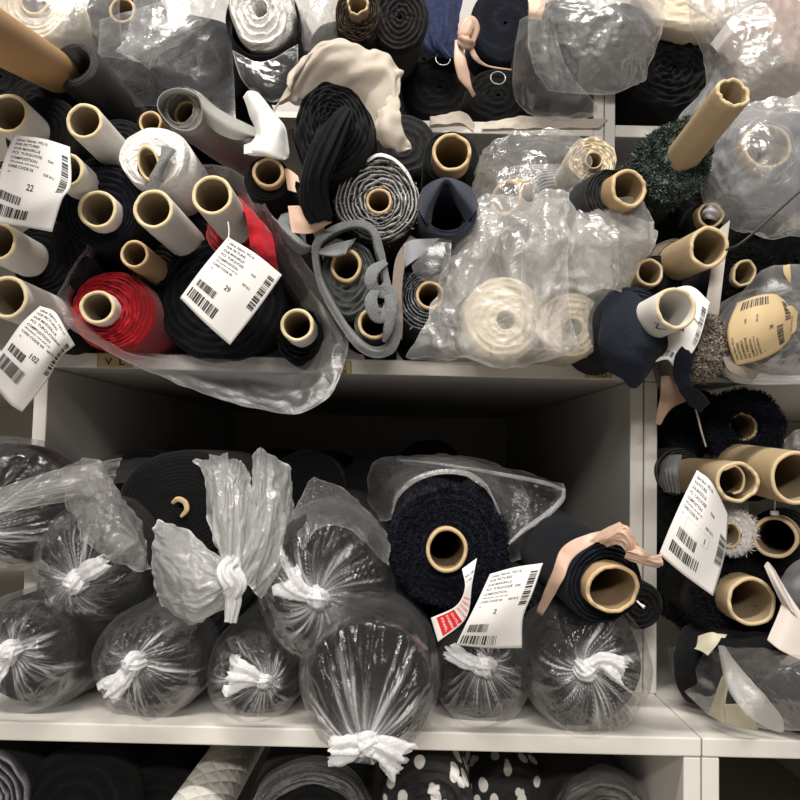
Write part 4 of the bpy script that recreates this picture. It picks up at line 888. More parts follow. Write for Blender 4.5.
# grey felt bundle with two cores
r = thing('felt_bundle', 'grey felt sheet wrapped around two brown-cored rolls, scalloped edge', 'fabric bundle', P(352, 295, .06))
loft('felt_wrap', [
    [(312, 246, .03), (322, 232, .03), (342, 222, .03), (362, 220, .03), (376, 228, .03), (384, 250, .03), (390, 280, .03), (398, 305, .03), (402, 330, .03), (394, 352, .025), (376, 358, .02), (358, 350, .02), (342, 330, .025), (326, 304, .03), (315, 276, .03)],
    [(319, 250, .028), (328, 238, .028), (345, 230, .028), (360, 228, .028), (371, 235, .028), (377, 254, .028), (383, 282, .028), (390, 306, .028), (394, 328, .028), (388, 344, .025), (376, 349, .02), (362, 342, .02), (347, 324, .025), (332, 300, .028), (322, 276, .028)],
    [(320, 252, .06), (330, 240, .06), (346, 232, .06), (360, 230, .06), (370, 237, .06), (376, 256, .06), (382, 284, .06), (389, 308, .06), (392, 328, .06), (387, 342, .06), (376, 346, .06), (364, 340, .06), (349, 324, .06), (334, 300, .06), (324, 276, .06)]], FELT, r, wr=.0015, ws=30, rd=False, nu=36, nv=130)
loft('felt_side', [
    [(312, 246, .03), (322, 232, .03), (342, 222, .03), (362, 220, .03), (376, 228, .03), (384, 250, .03), (390, 280, .03), (398, 305, .03), (402, 330, .03), (394, 352, .025), (376, 358, .02), (358, 350, .02), (342, 330, .025), (326, 304, .03), (315, 276, .03)],
    [(313, 248, .10), (323, 234, .10), (342, 225, .10), (361, 223, .10), (374, 230, .10), (382, 252, .10), (388, 282, .10), (396, 306, .10), (400, 328, .10), (393, 346, .10), (376, 352, .10), (359, 346, .10), (344, 328, .10), (328, 304, .10), (317, 276, .10)],
    [(322, 252, .30), (330, 242, .30), (348, 235, .30), (363, 235, .30), (374, 242, .30), (380, 258, .30), (386, 284, .30), (392, 306, .30), (395, 324, .30), (390, 336, .30), (376, 340, .30), (362, 336, .30), (348, 322, .30), (334, 300, .30), (326, 276, .30)]], FELT, r, wr=.002, ws=24, rd=False, nu=24, nv=130)
sheet('felt_lip', [[(318, 250, .03), (334, 244, .022), (352, 240, .02)], [(320, 254, .018), (334, 256, .008), (346, 254, .012)], [(330, 252, .035), (340, 246, .04), (356, 238, .04)]], FELT, r, wr=.001, rd=False, thick=.0015)
sweep('felt_curl', [(386, 262, .03), (374, 270, .012), (371, 282, .008), (378, 292, .012), (388, 296, .014)], [.003, .006, .006, .005, .003], FELT, r, flat=[.25, .25, .25], folds=2, depth=.12)
sweep('felt_curl', [(380, 286, .015), (371, 300, .004), (377, 316, .004), (388, 312, .01), (392, 294, .014), (382, 284, .012)], [.003, .006, .0065, .007, .006, .003], FELT, r, flat=[.22, .3, .22], folds=2, depth=.12)
sweep('felt_curl', [(388, 296, .012), (391, 312, .006), (388, 330, .008), (384, 342, .014)], [.004, .006, .005, .002], FELT, r, flat=[.4, .3, .4])
roll('fabric_roll', 'upper brown-cored dark heather roll in the grey felt bundle', (349, 280, .045), 37, HEATH2, tube=(346, 265, .03, 16.5), layers=5, amp=.005, crumple=1.7, L=.3, sq=(.82, 1.08), tsq=(.95, 1.08))
roll('fabric_roll', 'lower brown-cored dark heather roll in the grey felt bundle', (375, 324, .045), 21, HEATH2, tube=(374, 323, .03, 16.5), layers=2, L=.3)
sheet('fabric_end', [[(274, 222, .05), (284, 240, .045), (300, 254, .04), (312, 252, .05)], [(272, 216, .03), (288, 234, .02), (304, 246, .018), (314, 246, .035)], [(276, 222, .03), (290, 226, .04), (300, 236, .04), (306, 244, .05)], [(282, 216, .05), (292, 214, .05), (300, 222, .05), (306, 232, .05)]], FELT, None, 'curled grey felt edge left of the felt bundle under the black tail', 'cloth', wr=.0015, rd=False, thick=.0015)
sheet('grey_cloth', [[(268, 214, .07), (284, 244, .06), (312, 256, .07)], [(280, 244, .08), (296, 268, .07), (318, 290, .08)], [(296, 268, .1), (312, 290, .09), (334, 318, .1)]], CHAR, None, 'dark grey cloth side between the open bag and the felt bundle', 'cloth', wr=.002, rd=False, thick=.0015)
sheet('binding_strip', [[(410, 236, .07), (418, 240, .07)], [(396, 258, .05), (406, 262, .05)], [(392, 290, .035), (402, 292, .035)], [(392, 316, .03), (403, 320, .03)], [(388, 332, .03), (402, 340, .03)]], TAUPES, None, 'taupe binding strip hanging right of the grey felt bundle', 'cloth', nu=50, nv=10, wr=.001, rd=False, thick=.0014)
roll('fabric_roll', 'grey layered roll with a thin brown core beside the milky bag', (428, 300, .07), 33, STRIPEG, tube=(430, 295, .06, 14.5), layers=7, amp=.004, crumple=1.8, L=.35, pl=(900, .004, .0004))
sheet('plastic_sleeve', [[(408, 250, .06), (430, 244, .05), (452, 232, .06)], [(414, 272, .045), (432, 272, .03), (450, 262, .04)], [(424, 282, .05), (436, 282, .04), (446, 276, .045)]], FILMG, None, 'grey film flap over the layered roll with the thin core', 'plastic', wr=.003, g=.1)
sheet('trim_strip', [[(404, 244, .055), (414, 240, .05), (440, 238, .05)], [(404, 268, .05), (412, 262, .045), (424, 254, .05)]], GREYRIB, None, 'grey pleated trim above the layered roll with the thin core', 'cloth', wr=.001, thick=.0008, rd=False)

# milky bag with two cream rolls
roll('fabric_roll', 'larger cream roll inside the milky bag', (504, 318, .05), 42, CREAM, tube=(506, 320, .045, 12), tmat=WWTUBE, layers=4, L=.3)
roll('fabric_roll', 'second cream roll inside the milky bag, at right', (572, 326, .06), 34, CREAM, tube=(574, 328, .055, 11), tmat=BEIGE, layers=4, L=.3)
r = thing('plastic_bag', 'big crumpled milky bag draped over two cream rolls', 'plastic bag', P(530, 290, .05))
sheet('film', [
    [(452, 236, .08), (480, 200, .07), (540, 194, .06), (600, 206, .06), (650, 222, .06)],
    [(440, 270, .06), (486, 240, .03), (540, 226, .015), (596, 232, .02), (656, 236, .04)],
    [(430, 310, .06), (480, 286, .03), (536, 262, .01), (590, 272, .02), (642, 264, .045)],
    [(420, 336, .06), (476, 318, .03), (520, 310, .02), (580, 312, .03), (622, 310, .06)],
    [(406, 358, .08), (464, 352, .04), (506, 352, .02), (570, 350, .03), (608, 342, .07)],
    [(420, 362, .11), (470, 363, .09), (506, 370, .06), (566, 364, .07), (602, 356, .10)]], FILMM, r, wr=.013, ws=13, g=.24, ge=.3, nu=130, nv=130, rag=.002)
sheet('film_fold', [[(536, 196, .04), (546, 190, .03), (566, 196, .04)], [(526, 250, .015), (546, 240, -.01), (566, 250, .01)], [(520, 300, .01), (544, 290, -.01), (572, 300, .01)], [(526, 350, .02), (548, 350, .0), (576, 352, .02)]], FILMM, r, wr=.012, ws=15, g=.16, nu=80, nv=70)
sheet('film_fold', [[(576, 210, .04), (600, 196, .03), (640, 200, .03), (658, 226, .04)], [(572, 250, .02), (600, 236, .0), (630, 238, .01), (652, 252, .03)], [(580, 300, .03), (598, 290, .01), (614, 290, .02), (626, 296, .04)]], FILMM, r, wr=.012, ws=16, g=.2, nu=80, nv=80)
sheet('film_fold', [[(462, 252, .06), (476, 222, .05), (492, 204, .06)], [(440, 300, .05), (470, 262, .03), (500, 230, .04)], [(440, 326, .05), (462, 300, .03), (480, 280, .04)]], FILMC, r, wr=.005, ws=30, g=.15)

# smaller bag above it
roll('fabric_roll', 'white roll with a small dark core beside the grey tube roll', (592, 160, .10), 25, CREAM, tube=(594, 160, .085, 9.5), tmat=BEIGE, layers=6, amp=.004, L=.3, crumple=1.8)
roll('fabric_roll', 'grey striped roll on a brown tube inside the upper film bag', (520, 192, .13), 26, GREYRIB, tube=(506, 198, .07, 16.5), layers=3, L=.3, tsq=(.9, 1.2), trot=-.6, to=(545, 190, .3))
sheet('plastic_sleeve', [[(476, 160, .10), (500, 138, .09), (544, 128, .09), (586, 140, .10)], [(472, 190, .08), (502, 166, .06), (548, 154, .05), (592, 162, .08)], [(468, 222, .075), (496, 214, .045), (532, 190, .04), (574, 190, .06)], [(462, 250, .08), (488, 240, .05), (520, 222, .045), (556, 214, .05)]], FILMC, None, 'clear film bag over the brown tube, above the milky bag', 'plastic bag', wr=.006, ws=22, g=.10, nu=80, nv=80, rag=.002)
roll('fabric_roll', 'charcoal roll on a wide brown tube with a dented rim, right of the milky bag', (612, 200, .03), 32, CHAR, tube=(629, 188, .005, 20), to=(560, 226, .16), layers=5, amp=.003, L=.3, rag=.0014, tr=.07, wob=.04)
LN = [('Oliver Fabrics  NO.16', .08, .07, .030, .95), ('FOR PICTURES', .08, .125, .030, 1.0), ('DUE MARSEILLE', .08, .18, .030, 1.0), ('PCS  TURQUOISE', .08, .235, .030, 1.0), ('5240', .62, .235, .026, .9), ('COMPOSITION', .08, .295, .030, 1.0), ('100% polyester, outer shell only', .08, .335, .018, .95), ('CARE CODE 04', .08, .39, .028, 1.0), ('REF 812', .60, .39, .026, .9), ('N', .10, .45, .02, 1)]
def lines(num, v=.56, u=.42): return LN+[(num, u, v, .06, .9)]
BR = [(.84, .10, .95, .56, True), (.07, .64, .40, .73, False), (.05, .78, .56, .91, False)]

# ============================================================ top shelf, centre and right
for (x, y, Y, R, rx, ry, lb) in [(440, 88, .36, 38, 443, 59, 'black bolt with a wire ring, left of the peach bow, on the top shelf'), (498, 96, .35, 33, 498, 78, 'black bolt with a wire ring, below the navy bolt on the top shelf')]:
    r = roll('fabric_roll', lb, (x, y, Y), R, BLACKW, layers=4, L=.4, sq=(1.05, .92), wob=.06)
    th = np.linspace(0, 2*PI, 40); c0 = P(rx, ry, Y-.035); q = 7.5*S(Y-.02)
    V, F = sweep_mesh(np.stack([c0[0]+q*np.cos(th), np.full(40, c0[1])+.003*np.sin(th), c0[2]+q*np.sin(th)], -1), [.0009, .0009], n=8, m=80, cap=False)
    add('wire_ring', V, F, STEEL, r)
roll('fabric_roll', 'black bolt at the top between the charcoal spiral and the blue cloth', (424, 60, .40), 36, BLACKW, layers=3, L=.35)
roll('fabric_roll', 'dark navy bolt standing at the top behind the peach bow', (505, 24, .36), 40, NAVY, layers=2, L=.4, wob=.03, sq=(.9, 1.1), amp=.001)
sheet('fabric_drape', [[(418, -20, .32), (436, -22, .30), (462, -20, .32)], [(420, 20, .32), (438, 18, .305), (460, 20, .325)], [(422, 44, .325), (440, 44, .315), (458, 46, .33)], [(440, 58, .335), (450, 58, .325), (460, 60, .335)]], BLUE, None, 'blue cloth hanging down at the top centre', 'cloth', wr=.006, streak=(1.0, 5), thick=.001, rag=.002)
r = thing('ribbon_bow', 'peach ribbon bow with two thin tails at the top centre', 'ribbon', P(466, 42, .29))
sweep('loop', [(466, 46, .29), (464, 34, .28), (470, 22, .28), (474, 30, .285), (470, 48, .29)], [.003, .008, .008, .007, .003], PEACH, r, flat=[.4, .5, .4], folds=2)
sweep('knot', [(460, 40, .285), (466, 42, .275), (472, 46, .285)], [.005, .009, .005], PEACH, r, folds=4, depth=.3)
sweep('tail', [(458, 40, .285), (460, 60, .28), (464, 76, .285), (470, 88, .29), (474, 96, .30)], [.004, .0075, .008, .003, .003], PEACH, r, flat=[.3, .4, .4], folds=2)
sweep('tail', [(470, 46, .285), (476, 58, .285), (488, 66, .30), (512, 70, .32)], [.004, .004, .0014, .0012], PEACH, r, flat=[.4, .4, .6])
sheet('paper_strip', [[(529, -10, .20), (548, -8, .20)], [(529, 8, .19), (544, 10, .19)], [(529, 19, .195), (541, 20, .195)]], SKIN, None, 'short peach paper strip hanging at the top right of the navy bolt', 'tag', wr=.0005, thick=.0005, rd=False)
sheet('cloth_edge', [[(430, 117, .335), (462, 112, .335), (475, 124, .334)], [(430, 126, .330), (462, 124, .330), (474, 130, .331)]], CREAMS, None, 'cream cloth edge hanging over the front of the top shelf, left piece', 'cloth', wr=.004, ws=40, thick=.0005, rd=False)
sheet('cloth_edge', [[(486, 122, .334), (530, 116, .335), (608, 120, .335)], [(480, 130, .331), (530, 128, .330), (600, 128, .331)]], CREAMS, None, 'cream cloth edge hanging over the front of the top shelf, right piece', 'cloth', wr=.004, ws=40, thick=.0005, rd=False)

# film bag with dark roll at the top
roll('fabric_roll', 'dark roll inside the glossy film bag on the top shelf', (566, 40, .27), 46, CHAR, layers=3, L=.35)
sheet('plastic_sleeve', [[(528, -20, .22), (560, -24, .19), (620, -24, .18), (664, -10, .20)], [(528, 20, .20), (566, 14, .15), (622, 10, .14), (664, 26, .17)], [(532, 60, .20), (576, 56, .15), (620, 50, .14), (656, 52, .18)], [(548, 90, .21), (580, 94, .17), (616, 94, .17), (642, 80, .2)]], FILMC, None, 'big glossy clear film bag hanging at the top, right of the navy bolt', 'plastic bag', wr=.008, ws=18, g=.15, nu=80, nv=80)
sheet('plastic_sleeve', [[(520, 20, .25), (540, 10, .22), (552, 10, .22)], [(512, 70, .27), (540, 62, .22), (566, 66, .22)], [(518, 104, .28), (552, 112, .24), (596, 104, .24)], [(540, 118, .30), (566, 122, .28), (594, 116, .28)]], FILMG, None, 'grey film corner below the glossy bag on the top shelf', 'plastic', wr=.004, g=.08)
roll('fabric_roll', 'short black cloth bundle behind the big glossy film bag at the top', (622, 34, .26), 36, BLACKW, layers=4, L=.065)
roll('fabric_roll', 'big black cloth bundle at the top right between two film bags', (674, 68, .31), 43, BLACKW, layers=6, L=.4, amp=.004, crumple=2, wob=.08, sq=(1.18, 1.02))
r = roll('fabric_roll', 'cream cloth end hanging above the black bundle at the top right', (690, -8, .27), 46, CREAM, layers=4, L=.3, sq=(1.1, .9), wob=.1)
roll('fabric_roll', 'pinkish roll behind film at the top right corner', (808, 12, .20), 46, PINKF, layers=3, L=.3, sq=(.8, 1.4))
sheet('plastic_sleeve', [[(680, -20, .20), (720, -24, .17), (770, -24, .15), (815, -20, .15)], [(690, 24, .2), (728, 20, .15), (770, 14, .13), (815, 20, .14)], [(706, 80, .19), (740, 70, .13), (780, 60, .12), (815, 66, .14)], [(680, 118, .2), (728, 112, .15), (770, 100, .14), (815, 100, .15)], [(684, 140, .22), (724, 132, .2), (764, 112, .19), (815, 116, .19)]], FILMM, None, 'wide pale film sheet falling at the top right', 'plastic', wr=.008, ws=15, g=.16, nu=90, nv=90)
sheet('plastic_sleeve', [[(676, -20, .17), (700, -20, .15), (732, -20, .16)], [(680, 2, .16), (704, 10, .14), (736, 6, .15)], [(712, 14, .16), (724, 30, .15), (738, 26, .155)]], FILMC, None, 'folded clear film corner over the cream cloth end', 'plastic', wr=.003, g=.1, ge=.5)

# dark green roll with its long tube
roll('fabric_roll', 'dark green boucle roll with a long beige tube pointing up right', (672, 164, .05), 36, GREEN, tube=(734, 92, -.05, 18.5), tmat=BEIGE, tto=(682, 158, .05), layers=3, amp=.002, pl=(16000, .003, .0007), L=.25, tL=.16, rag=.002, tr=.10)
roll('fabric_roll', 'bluish grey roll with a beige core, bagged, at the right edge', (768, 158, .10), 62, fabric('blue_grey_cloth', (.07, .08, .11), edge=(.16, .17, .2)), tube=(768, 146, .075, 25), tmat=BEIGE, layers=3, amp=.0008, crumple=.4, L=.35, tsq=(1, .95))
r = thing('plastic_bag', 'clear bag drawn over the bluish grey roll at the right edge', 'plastic bag', P(764, 160, .03))
sheet('film', [[(716, 128, .12), (740, 108, .09), (780, 96, .08), (820, 92, .09)], [(706, 156, .10), (736, 142, .04), (780, 134, .035), (820, 130, .05)], [(700, 196, .09), (730, 190, .05), (776, 178, .03), (820, 174, .05)], [(724, 222, .10), (752, 218, .06), (784, 214, .05), (820, 212, .06)], [(752, 232, .13), (770, 238, .1), (792, 236, .09), (820, 232, .1)]], FILMM, r, wr=.012, ws=14, g=.18, nu=90, nv=90)
sheet('film_fold', [[(742, 138, .03), (756, 128, .025), (768, 120, .03)], [(752, 156, .025), (766, 152, .012), (790, 132, .025)], [(770, 182, .03), (778, 178, .02), (796, 160, .03)]], FILM, r, wr=.004, g=.05, ge=.5)

# right bay of the middle shelf
for k, (x, y, Y, R, lb) in enumerate([(702, 190, .14, 40, 'black roll behind the dark green roll at right'), (756, 238, .14, 42, 'black roll under the bagged bluish roll at right'), (698, 326, .16, 38, 'black roll behind the standing white card at right'), (795, 262, .14, 36, 'black roll at the right edge under the bagged roll')]):
    roll('fabric_roll', lb, (x, y, Y), R, BLACKW, layers=3, L=.5)
roll('fabric_roll', 'black roll on a small brown tube at the right end of the milky bag', (658, 280, .07), 26, DARKCL, tube=(650, 272, .045, 14), tmat=BEIGE, layers=3, L=.3, trot=.3, tsq=(1, 1.05), tr=.06)
roll('fabric_roll', 'black roll on a beige tube stuffed with film, above the wide beige tube', (716, 224, .11), 28, BLACKW, tube=(711, 215, .09, 13.5), tmat=BEIGE, layers=3, L=.3, tr=.12)
sweep('film_scrap', [(704, 216, .10), (710, 212, .085), (718, 218, .10)], [.003, .007, .003], FILMW, None, 'wad of clear film stuffed in the small beige tube', 'plastic', folds=4, depth=.4)
roll('fabric_roll', 'taupe roll on a wide beige tube with a torn rim, pointing right', (675, 262, .08), 24, TAUPES, tube=(709, 247, -.015, 21), tmat=BEIGE, to=(668, 266, .10), layers=3, L=.2, tL=.2, rag=.0016, tr=.07, tsq=(.95, 1.06), trot=-.4)
roll('fabric_roll', 'black plush roll on a small oval beige tube at right', (748, 276, .09), 32, BLACKW, tube=(745, 273, .075, 13.5), tmat=BEIGE, layers=3, tsq=(.85, 1.12), trot=-.5, tr=.12, L=.4, pl=(5000, .005, .0005))
r = roll('fabric_roll', 'navy roll on a white tube with a marker squiggle, sagging over the shelf edge', (634, 322, .03), 34, NAVYM, tube=(676, 308, -.04, 22), tmat=WWTUBE, to=(630, 330, .06), layers=4, L=.11, tL=.13, rag=.0016, tr=.04, sq=(1.05, 1.1))
q = [P(653, 323.5, -.036), P(657, 325, -.0385), P(655, 328, -.036), P(659, 329.5, -.0375), P(666, 330, -.040)]
V, F = sweep_mesh(np.array(q)-np.array([0, .004, 0]), [.0006, .0009, .0005], n=8, m=30); add('marker_squiggle', V, F, INK, r)
r = thing('fabric_drape', 'loose end of navy cloth sagging from the navy roll over the shelf edge', 'cloth', P(625, 350, .0))
sheet('cloth', [[(608, 296, .03), (636, 294, .02), (660, 330, .01), (676, 338, .02)], [(602, 320, .02), (630, 326, -.012), (652, 344, -.012), (668, 350, .01)], [(600, 344, .02), (624, 352, -.01), (644, 356, -.01), (656, 360, .01)], [(606, 368, .03), (622, 378, .01), (634, 388, .005), (650, 372, .02)]], NAVYM, r, wr=.004, ws=18, rd=False, thick=.0015)
sheet('standing_card', None, None) if False else None
paper_tag('blank white card standing upright behind the wide beige torn tube', [[(716, 232, .03), (730, 220, .03)], [(706, 300, .02), (721, 296, .02)], [(690, 364, .015), (716, 340, .03)]], PAPERB, None, None, 3, name='paper_card', cat='card')
paper_tag('white barcode tag tucked under the white tube with the squiggle', [[(664, 292, .02), (690, 286, .0), (710, 302, -.01)], [(664, 326, .015), (682, 332, -.005), (697, 345, -.008)], [(655, 362, .01), (668, 360, .0), (676, 372, .0)]], PAPER, [('Oliver Fabrics', .3, .3, .04, 1), ('04', .4, .5, .06, 1)], [(.86, .1, .97, .55, True), (.12, .84, .6, .94, False)], 61)

# teddy cloth, taped film roll, navy strap
roll('fabric_roll', 'taupe teddy roll between the standing card and the yellowed tag', (709, 346, .012), 25, TAUPE, layers=3, sq=(.72, 1.25), amp=.006, wob=.12, pl=(14000, .003, .0008), L=.3, crumple=2)
roll('fabric_roll', 'grey-brown roll in film carrying the yellowed tag at the right edge', (780, 330, .05), 54, fabric('grey_taupe_cloth', (.085, .075, .068)), layers=5, amp=.006, L=.35, sq=(1.15, .85), wob=.1, crumple=2)
r = thing('plastic_bag', 'dull film stretched over the grey-brown roll at the right edge', 'plastic bag', P(770, 330, .02))
sheet('film', [[(740, 296, .06), (770, 268, .05), (820, 262, .05)], [(716, 322, .04), (764, 310, .0), (820, 306, .01)], [(718, 352, .03), (764, 352, -.005), (820, 350, .0)], [(724, 376, .05), (764, 380, .03), (820, 378, .03)]], FILMG, r, wr=.007, ws=17, g=.12, nu=70, nv=80)
sweep('film_roll_edge', [(718, 352, .02), (730, 366, .01), (740, 376, .015), (780, 380, .02), (815, 379, .02)], [.004, .008, .007, .004, .003], FILMW, r, folds=4, depth=.4, g=.1)
sheet('binding_strip', [[(722, 358, .0), (734, 356, .0)], [(730, 372, -.006), (744, 366, -.004)], [(752, 380, .0), (760, 372, .0)]], TAUPES, None, 'taupe binding end curled under the film at right', 'cloth', wr=.002, thick=.0015, rd=False)
paper_tag('yellowed price tag stuck to the film-wrapped roll at the right edge, turned sideways', [[(736, 366, -.004), (729, 346, -.008), (728, 326, -.006), (737, 303, -.002)], [(760, 360, -.012), (754, 340, -.02), (754, 318, -.02), (756, 296, -.01)], [(780, 350, -.012), (776, 332, -.02), (776, 314, -.02), (774, 294, -.01)], [(791, 338, -.01), (792, 324, -.014), (792, 312, -.014), (784, 300, -.01)]], PAPERT,
          lines('28', .62, .42), [(.84, .12, .96, .56, True), (.08, .68, .44, .80, False), (.50, .84, .92, .96, False)], 33)
sheet('paper_strip', [[(782, 310, -.012), (790, 306, -.014), (797, 312, -.012)], [(780, 326, -.01), (790, 328, -.013), (796, 330, -.012)], [(776, 342, -.008), (784, 344, -.01), (790, 336, -.01)]], PAPERT, None, 'torn yellowed paper flap right of the yellowed tag', 'paper', wr=.002, thick=.0004, rd=False)
sheet('paper_strip', [[(783, 266, .03), (790, 264, .03)], [(784, 274, .028), (791, 276, .028)], [(789, 283, .03), (791, 284, .03)]], PAPERT, None, 'tiny torn yellowed scrap above the yellowed tag', 'paper', nu=8, nv=8, wr=.0005, thick=.0004, rd=False)
sheet('strap', [[(688, 340, .0), (698, 346, .0)], [(676, 356, -.01), (692, 362, -.01)], [(674, 376, -.014), (690, 378, -.012)], [(682, 396, -.006), (700, 392, -.006)], [(698, 412, .03), (710, 402, .03)]], NAVYB, None, 'navy knitted strap trailing over the shelf edge at the right bay', 'cloth', nu=60, nv=14, wr=.002, ws=60, thick=.002, rag=.001)
sweep('hanger_hook', [(830, 165, -.03), (792, 198, -.02), (745, 240, -.025), (726, 250, -.03)], [.0014, .0014, .0013, .0010], WIRE, None, 'dark wire hook reaching in from the right to the beige tube', 'hook', n=10, m=50)

# ============================================================ right lower bay
r = roll('fabric_roll', 'fluffy black-navy roll with a deep brown core at the top of the right bay', (745, 429, .12), 37, NAVYB, tube=(743, 427, .12, 15.5), tmat=TAN, layers=4, amp=.005, pl=(15000, .005, .0007), L=.6, tL=.05, wob=.07)
roll('fabric_roll', 'black roll at the upper left of the right bay under the strap', (694, 424, .16), 36, DARKCL, layers=3, L=.6)
sweep('thread', [(690, 392, .12), (696, 410, .10), (701, 430, .10), (706, 447, .10)], [.0011, .0012, .001], GUM, None, 'pale loose thread hanging beside the fluffy roll in the right bay', 'thread', n=8, m=30)
sheet('fabric_end', [[(661, 376, .10), (674, 378, .09), (696, 398, .10)], [(660, 396, .09), (670, 400, .09), (684, 402, .095)], [(655, 424, .09), (661, 424, .09), (664, 410, .092)]], TANCLOTH, None, 'peach cloth end hanging at the left of the right bay', 'cloth', wr=.001, thick=.0008, rd=False)
CRUSH = roll('fabric_roll', 'black and silver roll on a crushed brown tube, second from top in the right bay', (678, 472, .14), 24, fabric('silver_black_cloth', (.02, .02, .02), edge=(.2, .2, .2)), tube=(738, 482, -.0, 21), tmat=BEIGE, to=(700, 477, .10), layers=4, L=.16, tL=.2, tsq=(1.05, .95), tr=.10, rag=.002).name
sheet('tape_band', [[(664, 462, .07), (670, 456, .06), (682, 455, .05)], [(660, 478, .06), (666, 472, .045), (678, 472, .038)], [(664, 492, .07), (670, 492, .06), (680, 494, .055)]], FELT, None, 'silver-grey band around the black roll behind the crushed tube', 'tape', wr=.002, streak=(1, 6), thick=.001)
sheet('inner_ply', [[(724, 470, -.001), (736, 466, -.001), (744, 476, -.001), (742, 490, -.001), (734, 494, -.001)], [(716, 470, .05), (728, 467, .05), (735, 476, .05), (733, 488, .05), (726, 492, .05)]], BEIGE_O, bpy.data.objects[CRUSH], wr=.0006, thick=.0018, rd=False, nu=10, nv=50)
roll('fabric_roll', 'black roll on a wide brown tube cut by the right edge', (756, 468, .14), 34, DARKCL, tube=(798, 478, -.02, 27), tmat=BEIGE, to=(746, 468, .10), layers=3, L=.3, tL=.24, tr=.05)
sheet('plastic_sleeve', [[(784, 440, .06), (796, 430, .05), (812, 432, .06)], [(784, 452, .06), (798, 446, .04), (812, 450, .05)], [(792, 458, .07), (800, 456, .06), (812, 460, .06)]], FILMC, None, 'white film wisp above the brown tube at the right edge', 'plastic', wr=.005, g=.3)
roll('fabric_roll', 'black roll with white pin dots at the left of the right bay', (672, 515, .15), 30, BLACKW, layers=3, L=.5)
roll('fabric_roll', 'white fur roll around a brown core behind the right bay tag', (736, 532, .04), 21, FURW, tube=(731, 535, .03, 12), tmat=BEIGE, layers=2, pl=(2500, .004, .0003), L=.3, tsq=(.85, 1.1), amp=.004)
roll('fabric_roll', 'black roll on a short brown tube in the middle of the right bay', (782, 542, .09), 34, DARKCL, tube=(775, 537, .03, 21), tmat=BEIGE, layers=3, L=.4, to=(790, 528, .3), tr=.03)
sweep('nylon_fastener', [(776, 494, .02), (775, 503, .02), (774.5, 511, .02)], [.0006, .0006], NYLON, None, 'clear nylon fastener hanging between the two brown tubes', 'fastener', n=8, m=14)
box('fastener_bar', tuple(P(770, 515, .021)), tuple(P(779, 511, .017)), NYLON, bpy.data.objects['nylon_fastener'], bev=.0003)
for k, ctrl in enumerate([[[(776, 588, .05), (790, 566, .04), (815, 552, .05)], [(784, 604, .04), (800, 578, .02), (815, 566, .03)], [(800, 622, .05), (808, 604, .03), (815, 596, .04)]]]):
    sheet('fabric_end', ctrl, GREYRIB, None, 'grey ribbed knit end at the right edge beside the blank tag', 'cloth', wr=.004, ws=30, thick=.0015, rd=False)
roll('fabric_roll', 'big black plush roll on a torn beige tube near the bottom of the right bay', (740, 604, .07), 46, BLACKW, tube=(752, 602, .03, 24), tmat=BEIGE, layers=5, amp=.004, pl=(9000, .005, .0005), L=.6, tL=.1, rag=.002, tr=.05)
roll('fabric_roll', 'black plush roll left of the big one in the right bay', (709, 604, .13), 33, BLACKW, layers=4, pl=(5000, .005, .0005), L=.6)
r = thing('paper_tag', 'folded blank card tag leaning at the right edge below the grey rib cloth', 'tag', P(782, 610, .0))
sheet('paper', [[(764, 566, .02), (768, 562, .02), (775, 570, .02)], [(776, 592, .01), (780, 588, .005), (790, 600, .01)], [(788, 616, .01), (792, 612, .0), (800, 622, .0)]], PAPERB, r, wr=.0005, thick=.0006, rd=False)
sheet('fold', [[(775, 570, .02), (790, 596, .01), (805, 618, .0)], [(782, 600, .012), (792, 618, .0), (810, 640, -.005)], [(767, 640, .0), (780, 650, -.01), (800, 660, -.01)]], PAPERB, r, wr=.0008, thick=.0006, rd=False)
V, F = mark_text(Paper([[(766, 565, .019), (776, 572, .015)], [(786, 615, .008), (797, 622, -.001)]]), [('CARE', .2, .3, .10, 1), ('SIZE', .2, .55, .10, 1)]); add('printed_text', V, F, INK, r, smooth=False)

# bagged roll lying across the lower board at right
roll('fabric_roll', 'dark roll in clear film lying crosswise on the lower board at right', (690, 660, .10), 38, DARKCL, to=(800, 682, .02), layers=4, L=.3, sq=(1, 1), wob=.04)
r = thing('plastic_bag', 'clear film bag around the crosswise dark roll at the bottom right', 'plastic bag', P(740, 690, .05))
sheet('film', [[(690, 634, .10), (720, 634, .07), (770, 642, .04), (830, 646, .02)], [(674, 654, .09), (712, 660, .03), (770, 664, -.02), (830, 668, -.05)], [(684, 688, .07), (722, 694, .02), (776, 698, -.03), (830, 700, -.055)], [(706, 714, .05), (736, 724, .02), (780, 729, .0), (830, 729, -.02)]], FILM, r, wr=.004, ws=20, g=.10, ge=.4, nu=70, nv=90)
sheet('film', [[(688, 640, .10), (690, 660, .09), (706, 690, .08), (728, 718, .06)], [(672, 648, .12), (674, 668, .12), (690, 696, .10), (716, 722, .08)], [(668, 640, .2), (670, 668, .2), (680, 690, .18), (706, 714, .14)]], FILM, r, wr=.003, g=.08)
sweep('film_handle', [(722, 648, .02), (727, 660, .0), (740, 684, -.03), (756, 704, -.045), (776, 722, -.03), (783, 731, -.012)], [.004, .006, .012, .013, .008, .002], FILMM, r, folds=3, depth=.15, g=.25, n=32, m=60, flat=[.8, .7, .4, .3])
sheet('paper_tape', [[(698, 636, .06), (712, 632, .045), (722, 636, .04)], [(696, 646, .045), (708, 648, .025), (716, 646, .02)], [(694, 648, .04), (702, 652, .022), (708, 656, .015)]], CREPE, r, wr=.001, rd=False, thick=.0005)
